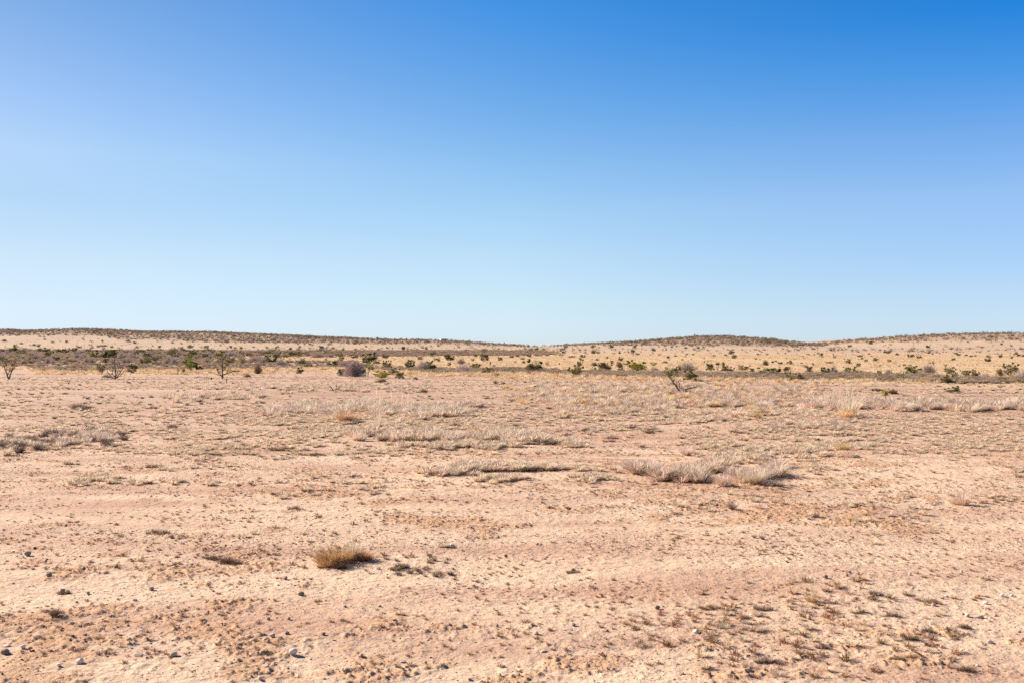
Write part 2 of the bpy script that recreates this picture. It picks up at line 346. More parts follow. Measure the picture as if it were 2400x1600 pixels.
# ------------------------------------------------------------------ ground
def build_ground():
    rad = [0.6, 1.2, 2, 2.8, 3.5]
    r = 4.0
    while r < 45: rad.append(r); r += max(.012, r * .0022)
    while r < 900: rad.append(r); r *= 1.009
    while r < 9000: rad.append(r); r *= 1.08
    rad = np.array(rad)
    ang = np.concatenate([np.linspace(-180, -62, 30)[:-1], np.linspace(-62, -34, 110)[:-1], np.linspace(-34, 34, 860), np.linspace(34, 62, 110)[1:], np.linspace(62, 180, 30)[1:-1]])
    an = np.radians(ang); nr, na = len(rad), len(an)
    A, Rr = np.meshgrid(an, rad); X = (Rr * np.sin(A)).ravel(); Y = (Rr * np.cos(A)).ravel()
    Z = H(X, Y)
    # gentle ground behind the camera
    i = np.arange(nr - 1)[:, None] * na; j = np.arange(na)[None]; j2 = (j + 1) % na
    q = np.stack([i + j, i + na + j, i + na + j2, i + j2], -1).reshape(-1, 4)[:, ::-1]
    me = mesh("ground", np.stack([X, Y, Z], 1), [q], None, [ground_mat()], None, True)
    front = Y > 5
    Ys = np.where(front, Y, 5.0); u, v = proj(X, Ys, Hm(X, Y))
    n = (fbm(X / 9, Y / 5, 61, 3) - .5) * 2
    at_ = {}
    at_["loose"] = loose(X, Y) * (1 - sm(40, 70, np.hypot(X, Y)))
    br = np.where(front, brown_band(u, v, n), 0)
    lo = np.interp(u, LU, LV)
    at_["brown"] = np.maximum(br * .8, np.where(front, (1 - sm(-3, 1, v - np.interp(u, SU, SV) + n * 2)) * sm(200, 300, Y) * .7, 0))
    at_["gold"] = np.where(front, (1 - sm(lo + 5, lo + 11, v + n * 5)) * sm(821, 834, v) * (.55 + .45 * sm(-.4, .4, n)), 0)
    at_["far"] = np.where(front, 1 - sm(818, 832, v + n * 5), 0) * sm(200, 300, Y)
    at_["field"] = sm(20, 45, Y + n * 8) * (1 - at_["gold"])
    for k, a in at_.items():
        b = me.attributes.new(k, 'FLOAT', 'POINT'); b.data.foreach_set("value", np.clip(a, 0, 1).astype(np.float32))
    o = link("ground", me); tag(o, "dry pinkish sand plain rising to low scrubby hills", None, None, "structure")
build_ground()

# ------------------------------------------------------------------ instanced stuff nobody could count
def stuff(name, label, protos, pts, rot, scl, idx):
    pc = bpy.data.collections.new(name + "_kinds")
    for k, me in enumerate(protos):
        pc.objects.link(bpy.data.objects.new("%s_kind_%02d" % (name, k), me))
    me = bpy.data.meshes.new(name); pts = np.asarray(pts, np.float32)
    me.vertices.add(len(pts)); me.vertices.foreach_set("co", pts.ravel())
    a = me.attributes.new("rot", 'FLOAT_VECTOR', 'POINT'); a.data.foreach_set("vector", np.asarray(rot, np.float32).ravel())
    a = me.attributes.new("scl", 'FLOAT_VECTOR', 'POINT'); a.data.foreach_set("vector", np.asarray(scl, np.float32).ravel())
    a = me.attributes.new("idx", 'INT', 'POINT'); a.data.foreach_set("value", np.asarray(idx, np.int32))
    o = link(name, me); tag(o, label, None, None, "stuff")
    t = bpy.data.node_groups.new(name, 'GeometryNodeTree')
    t.interface.new_socket("Geometry", in_out='INPUT', socket_type='NodeSocketGeometry'); t.interface.new_socket("Geometry", in_out='OUTPUT', socket_type='NodeSocketGeometry')
    N = t.nodes.new; L = t.links.new
    gi = N("NodeGroupInput"); go = N("NodeGroupOutput"); ip = N("GeometryNodeInstanceOnPoints"); ci = N("GeometryNodeCollectionInfo")
    ci.inputs["Collection"].default_value = pc; ci.inputs["Separate Children"].default_value = True; ci.inputs["Reset Children"].default_value = True
    ip.inputs["Pick Instance"].default_value = True
    def na(n, ty):
        x = N("GeometryNodeInputNamedAttribute"); x.data_type = ty; x.inputs["Name"].default_value = n; return x.outputs["Attribute"]
    L(gi.outputs[0], ip.inputs["Points"]); L(ci.outputs[0], ip.inputs["Instance"])
    L(na("idx", 'INT'), ip.inputs["Instance Index"]); L(na("rot", 'FLOAT_VECTOR'), ip.inputs["Rotation"]); L(na("scl", 'FLOAT_VECTOR'), ip.inputs["Scale"])
    L(ip.outputs[0], go.inputs[0])
    md = o.modifiers.new("scatter", 'NODES'); md.node_group = t
    return o
class Sc:          # scatter collector
    def __init__(s): s.p = []; s.r = []; s.s = []; s.i = []
    def add(s, x, y, sx, sz, ids, tilt=.08, sink=.0, sy=None, seed=1):
        n = len(x)
        if n == 0: return
        r = np.random.default_rng(seed + n); z = H(x, y) - sink
        s.p.append(np.stack([x, y, z], 1)); s.r.append(np.stack([r.normal(0, tilt, n), r.normal(0, tilt, n), r.uniform(0, 2 * np.pi, n)], 1))
        sx = np.broadcast_to(sx, (n,)); sz = np.broadcast_to(sz, (n,)); sy = sx if sy is None else sy
        s.s.append(np.stack([sx, sy, sz], 1)); s.i.append(r.choice(ids, n))
    def out(s, name, label, protos): return stuff(name, label, protos, np.concatenate(s.p), np.concatenate(s.r), np.concatenate(s.s), np.concatenate(s.i))
def wedge(n, y0, y1, k=.78, r=None):
    r = r or rng
    y = np.sqrt(r.uniform(y0 * y0, y1 * y1, n)); x = r.uniform(-k, k, n) * y; return x, y
def from_px(u, v):    # flat-plain inverse, good for rows below 876
    y = FPX * EYE / (v - V0); return (u - U0) / FPX * y, y

# grass prototypes, all about one unit tall and one wide
def bunch(seed, mat, n=70, spread=1.35, droop=.35, w=.022, Rb=.16, Hh=.95, lmin=.55): return blades(n, Rb, Hh, spread, droop, w, seed, 1.0, lmin).mesh("grass_kind", [M[mat]])
gp = [bunch(1, 'straw', 110, 1.25, .3, .04, .26), bunch(2, 'straw', 100, 1.4, .35, .042, .26), bunch(3, 'straw', 110, 1.1, .4, .038, .26),
      bunch(4, 'wiry', 120, 1.0, .25, .02, .2), bunch(5, 'wiry', 130, .85, .3, .019, .22), bunch(6, 'wiry', 110, 1.15, .35, .02, .22),
      bunch(7, 'gold', 60, .45, .2, .014, .12), bunch(8, 'gold', 90, .8, .3, .018, .16),
      bunch(9, 'ash', 130, .9, .2, .02, .24), bunch(10, 'ash', 120, 1.1, .3, .02, .24),
      bunch(11, 'weed', 46, 1.4, .2, .05, .28), bunch(12, 'weed', 40, 1.5, .1, .055, .32), bunch(13, 'straw', 22, .28, .12, .008, .07)]
BUNCH, WIRY, GOLD, ASH, WEED = [0, 1, 2], [3, 4, 5], [6, 7], [8, 9], [10, 11]
fg = Sc()
# (u0,u1,v0,v1,count,kinds,height m,width factor)
PATCH = [(840, 1260, 1018, 1034, 420, WIRY + [0], .30, 1.0), (930, 1350, 1034, 1048, 420, BUNCH, .15, 1.1), (1230, 1350, 1028, 1040, 22, WIRY, .27, 1.2),
 (1200, 1460, 1008, 1022, 60, WIRY, .2, 1.2), (1000, 1300, 1098, 1112, 230, BUNCH + WIRY[:1], .17, 1.1), (1100, 1430, 1108, 1130, 200, BUNCH, .12, 1.1),
 (1480, 1640, 1105, 1124, 100, WIRY, .27, 1.1), (1620, 1830, 1102, 1122, 60, WIRY, .26, 1.1), (1770, 1880, 1130, 1144, 50, BUNCH, .12, 1.1),
 (640, 1110, 950, 968, 520, WIRY, .34, 1.2), (400, 620, 925, 938, 150, WIRY, .3, 1.1), (430, 1000, 898, 914, 420, WIRY, .26, 1.3),
 (1230, 1900, 905, 948, 1300, WIRY + GOLD[1:], .34, 1.2), (1900, 2460, 944, 958, 620, WIRY, .38, 1.2), (1300, 2000, 950, 978, 700, BUNCH, .17, 1.2),
 (1660, 2080, 1012, 1072, 520, BUNCH, .13, 1.1), (1600, 1800, 1000, 1060, 160, BUNCH, .12, 1.1), (1730, 2000, 998, 1010, 60, WIRY, .22, 1.1),
 (-60, 270, 1016, 1042, 240, WIRY + ASH[:1], .2, 1.2), (180, 300, 1002, 1016, 40, WIRY, .18, 1.1), (180, 520, 1114, 1136, 150, BUNCH, .12, 1.1),
 (-60, 640, 935, 965, 300, BUNCH + WIRY, .16, 1.2), (1880, 2460, 968, 1066, 1900, BUNCH, .085, 1.2), (1850, 2180, 1125, 1205, 130, BUNCH + WIRY, .085, 1.1),
 (1580, 1860, 1162, 1206, 45, WIRY, .09, 1.1), (600, 1200, 962, 1002, 1000, BUNCH, .11, 1.2), (380, 830, 1000, 1062, 420, BUNCH, .10, 1.2),
 (640, 950, 985, 1012, 240, BUNCH, .14, 1.2), (2100, 2460, 1165, 1180, 50, BUNCH, .08, 1.2), (640, 900, 1110, 1160, 60, BUNCH, .09, 1.1),
 (1930, 2010, 935, 955, 34, [12], .85, .7), (1965, 2010, 968, 982, 8, [12], .6, .7), (870, 960, 945, 960, 20, [12], .7, .6), (850, 900, 960, 1010, 8, [12], .7, .6)]
for k, (a, b, c, d, n, ids, h, wf) in enumerate(PATCH):
    r = np.random.default_rng(100 + k); n2 = int(n * 1.5)
    u = r.uniform(a, b, n2) + r.normal(0, (b - a) * .04, n2); v = r.uniform(c, d, n2) + r.normal(0, (d - c) * .2, n2) + (fbm(u / 60, u * 0 + k, 90, 2) - .5) * (d - c) * 1.2
    x, y = from_px(u, v); keep = (fbm(x / .8, y / .8, 71, 2) + .3 * (fbm(x / 2.5, y / 2.5, 72, 2) - .5)) > .45
    x, y = x[keep], y[keep]; s = h * 1.15 * r.uniform(.5, 1.2, len(x)); fg.add(x, y, s * wf * r.uniform(.8, 1.3, len(x)), s, ids, seed=k)
def cover(n, y0, y1, ids, h, wf, thr, seed, kx=.8, sx=2.5, sy=.9, jit=.35):
    r = np.random.default_rng(seed); x, y = wedge(n, y0, y1, kx, r)
    d = fbm(x / sx, y / sy, seed, 3) + .15 * (r.random(n) - .5); m = d > thr; x, y, d = x[m], y[m], d[m]
    s = h * r.uniform(1 - jit, 1 + jit, len(x)); fg.add(x, y, s * wf, s, ids, seed=seed)
cover(26000, 36, 95, BUNCH, .12, 1.3, .53, 201, sx=18, sy=1.6)
cover(9000, 24, 40, BUNCH, .10, 1.4, .55, 202, sx=3, sy=1.5)
cover(4500, 60, 112, WIRY, .17, 1.4, .60, 203, sx=12, sy=2.5)
cover(1500, 13, 26, BUNCH + WEED, .05, 1.3, .60, 204)
cover(900, 6, 14, WEED, .028, 1.5, .55, 205)
cover(2600, 9, 30, WEED, .03, 1.8, .57, 206)
cover(1500, 30, 80, ASH, .12, 1.8, .60, 207, sx=5, sy=1.2)
# ragged ground in the near right corner
for k, (a, b, c, d, n, ids, h) in enumerate([(1640, 2250, 1385, 1590, 110, WEED + [2, 5, 0], .05), (250, 860, 1270, 1330, 60, WEED, .04), (880, 1060, 1300, 1350, 30, WEED + [9], .05), (1480, 1800, 1420, 1520, 60, WEED + [5], .045), (1850, 2100, 1360, 1450, 50, WEED + [5], .05)]):
    r = np.random.default_rng(300 + k); u = r.uniform(a, b, n); v = r.uniform(c, d, n); x, y = from_px(u, v); s = h * r.uniform(.5, 1.4, n); fg.add(x, y, s * 1.4, s, ids, seed=k)
cover(9000, 6, 20, WEED, .02, 1.4, .54, 208, sx=1.6, sy=.7, jit=.7)
cover(7000, 16, 48, WEED, .03, 1.7, .58, 209, sx=3, sy=.8, jit=.7)
fg.out("grass", "pale dry bunch grass and weeds scattered over the sandy field", gp)

# golden grass belt and slope
sg = Sc(); r = np.random.default_rng(401)
x, y = wedge(60000, 84, 330, .8, r); u, v = proj(x, y); n_ = (fbm(x / 9, y / 5, 61, 3) - .5) * 2; lo = np.interp(u, LU, LV)
m = (v < lo + 7 - n_ * 3) & (r.random(len(x)) < .75 - .6 * brown_band(u, v, n_)) & (fbm(x / 14, y / 7, 63, 2) > .40)
s = r.uniform(.16, .34, m.sum()); sg.add(x[m], y[m], s * 1.6, s, [0, 1, 2])
x, y = wedge(24000, 78, 140, .8, r); u, v = proj(x, y); lo = np.interp(u, LU, LV); n_ = (fbm(x / 9, y / 5, 61, 3) - .5) * 2
m = (v < lo + 9 - n_ * 5) & (v > lo - 2) & (fbm(x / 4, y / 3, 68, 2) > .38); s = r.uniform(.2, .5, m.sum()); sg.add(x[m], y[m], s * 1.3, s, [0, 2, 1, 2, 3], seed=8)
x, y = wedge(26000, 330, 760, .8, r); m = fbm(x / 25, y / 14, 64, 2) > .52; s = r.uniform(.2, .4, m.sum()); sg.add(x[m], y[m], s * 2.2, s, [0, 2])
sg.out("dry_grass", "golden dry grass covering the belt and slope beyond the field", [bunch(21, 'gold', 34, .9, .3, .03, .3), bunch(22, 'gold', 34, .7, .3, .03, .3), bunch(23, 'straw', 34, .9, .3, .03, .3), bunch(24, 'tuftgold', 34, .8, .3, .03, .3)])

# ------------------------------------------------------------------ shrubs
def stems(r, n, top, wd, g=None, spread=.42, tone=.5):
    g = g or G()
    for k in range(n):
        a = r.uniform(0, 2 * np.pi); d = spread * np.sqrt(r.random()); p1 = (d * math.cos(a), d * math.sin(a), top * r.uniform(.5, 1))
        tube(g, wig((r.normal(0, .03), r.normal(0, .03), -.04), p1, 5, .5, r), np.linspace(wd, wd * .35, 5), 4, tone)
    return g
def leafy(seed, n=900, lobes=7, size=.03, flat=.5, base=.08, ragged=.12):
    """unit shrub: foliage, stems"""
    r = np.random.default_rng(seed); c = []; rd = []
    for k in range(lobes):
        a = r.uniform(0, 2 * np.pi); d = .33 * np.sqrt(r.random()); q = r.uniform(.14, .24)
        z = r.uniform(base + q * .8, 1.05 - q) * (1 - d * .5)
        c.append((d * math.cos(a), d * math.sin(a), z)); rd.append((q, q, q * r.uniform(.8, 1.3)))
    for k in range(int(lobes * 1.3)):   # sprigs that break the outline
        a = r.uniform(0, 2 * np.pi); d = r.uniform(.25, .46); z = r.uniform(base + .05, 1.0) * (1 - .5 * d)
        c.append((d * math.cos(a), d * math.sin(a), z + ragged * r.random())); rd.append((.05, .05, .08))
    f = leaves(np.array(c), np.array(rd), n, size, r)
    st = stems(r, 9, .8, .018)
    return f, st
def twiggy(seed, n=520, round_=.8, wd=.0045):
    r = np.random.default_rng(seed)
    a = r.uniform(0, 2 * np.pi, n); el = np.arcsin(r.uniform(.02, 1, n)) ; rr = r.uniform(.75, 1.0, n) * (1 + .12 * np.sin(a * 3 + seed) + .10 * np.sin(a * 7 + el * 5 + seed * 2))
    p1 = np.stack([.5 * rr * np.cos(el) * np.cos(a), .5 * rr * np.cos(el) * np.sin(a), rr * np.sin(el) * .95 + .03], 1)
    t = r.uniform(.3, .7, n)[:, None]; p0 = p1 * t * np.array([.75, .75, 1]) + r.normal(0, .02, (n, 3))
    g = strips(p0, p1, wd, r, .55); m = min(90, n)
    g.join(strips(r.normal(0, .03, (m, 3)) * np.array([1, 1, 0]), p0[:m] * 1.2, wd * 2, r, .3))
    k = n * 2; b = p1[r.integers(0, n, k)]; g.join(strips(b * r.uniform(.7, 1, (k, 1)), b + r.normal(0, .06, (k, 3)), wd * .8, r, .6))
    return g, stems(r, 7, .7, .016, tone=.35)
def yucca(seed, trunk=.55, n=110, heads=1):
    r = np.random.default_rng(seed); f = G(); st = G()
    for h in range(heads):
        top = np.array([0, 0, trunk]) if heads == 1 else np.array([r.uniform(-.3, .3), r.uniform(-.2, .2), trunk * r.uniform(.75, 1.1)])
        tube(st, wig((0, 0, -.03), top, 4, .2, r), [.05, .045, .04, .04], 5)
        th = r.uniform(-.5, 1.4, n); az = r.uniform(0, 2 * np.pi, n); d = np.stack([np.cos(az) * np.cos(th), np.sin(az) * np.cos(th), np.sin(th)], 1)
        ln = r.uniform(.25, .36, n)[:, None]; f.join(strips(top + d * .02, top + d * ln, .016, r, .5, .04))
    return f, st
PK = {}
def proto(kind, k, g, mat, bark='bark'):
    fo, st = g
    PK.setdefault(kind, []).append((fo.mesh(kind + "_foliage", [M[mat]]), st.mesh(kind + "_stems", [M[bark]]), two_mat_mesh(kind + "_shrub", fo, M[mat], st, M[bark])))
for k in range(3):
    proto('dark', k, leafy(500 + k, 3000, 11, .032), 'dark'); proto('green', k, leafy(510 + k, 2600, 10, .032, ragged=.2), 'green')
    proto('olive', k, leafy(520 + k, 2200, 10, .03, ragged=.2), 'olive'); proto('grey', k, twiggy(530 + k), 'grey')
    proto('brown', k, twiggy(540 + k, 420, wd=.007), 'brown')
    proto('yellow', k, leafy(550 + k, 2600, 10, .032), 'yellow'); proto('bright', k, leafy(560 + k, 1800, 8, .03), 'bright')
    proto('mound', k, twiggy(570 + k, 500, wd=.006), 'ash'); proto('sparse', k, leafy(580 + k, 800, 8, .03, ragged=.3), 'dark')
proto('yucca', 0, yucca(590), 'green'); proto('yucca', 1, yucca(591, .6, 90, 2), 'green'); proto('yuccabright', 0, yucca(592, .38, 260), 'yuccaleaf')
for k in range(2): proto('stalk', k, yucca(595 + k, .7, 60, 2 + k), 'dark')

NAME = dict(dark="shrub", green="shrub", olive="shrub", grey="bare_shrub", brown="bare_shrub", yellow="flowering_shrub", bright="shrub", mound="low_shrub", sparse="thin_shrub", yucca="yucca", yuccabright="yucca", stalk="cactus")
CAT = dict(yucca="yucca", yuccabright="yucca", stalk="cactus")
KNOWN = []
def shrub(u, v, wpx, hpx, kind, label, group=None, var=None):
    x, y, z = at(u, v); s = y / FPX; w_, h_ = wpx * s * 1.27, hpx * s * 1.2
    q = PK[kind]; fo, st, both = q[(int(u) * 7 + int(v)) % len(q) if var is None else var]
    rz = (u * 12.9898 + v * 78.233) % 6.283
    if wpx * hpx >= 170:
        o = bpy.data.objects.new(NAME[kind], None); COL.objects.link(o)
        link("foliage" if kind not in ('grey', 'brown', 'mound') else "twigs", fo, o); link("stems", st, o)
    else:
        o = link(NAME[kind], both)
    o.location = (x, y, z - .02 * h_); o.scale = (w_, w_ * (.8 + .3 * ((u * 3.7) % 1)), h_); o.rotation_euler = (0, 0, rz)
    tag(o, label, CAT.get(kind, "shrub"), group); KNOWN.append((u, v)); return o

# ------------------------------------------------------------------ labels that single things out
ORD = ["nearest", "2nd nearest", "3rd nearest"] + ["%dth nearest" % k for k in range(4, 40)]
def autolabel(items, marks):
    """items: [(object, description, u, v)]; each is told apart by its rank beside a landmark"""
    for o, d, u, v in items:
        best = None
        for mu, mv, mn in marks:
            side = "left" if u < mu else "right"
            dist = math.hypot(u - mu, (v - mv) * 1.5)
            rank = sum(1 for _, d2, u2, v2 in items if d2 == d and ((u2 < mu) == (u < mu)) and math.hypot(u2 - mu, (v2 - mv) * 1.5) < dist)
            key = rank + dist / 900
            if best is None or key < best[0]: best = (key, side, mn, rank)
        _, side, mn, rank = best
        o['label'] = "%s, %s %s of %s" % (d.replace(" medium", ""), ORD[rank], side, mn)
MARKS = [(21, 870, "leftmost bare tree"), (270, 865, "bare fan-shaped tree"), (521, 865, "sparse spreading tree"), (830, 862, "big round grey bush"), (1039, 797, "white cabin"),
         (1252, 860, "big round dark bush"), (1492, 860, "large yellow bush"), (1580, 885, "half-dead leaning tree"), (1803, 871, "wide green bush"), (2075, 922, "yellow yucca"),
         (2231, 915, "lone sand shrub"), (2371, 868, "brown and green thicket"), (1714, 824, "dark slope bush")]

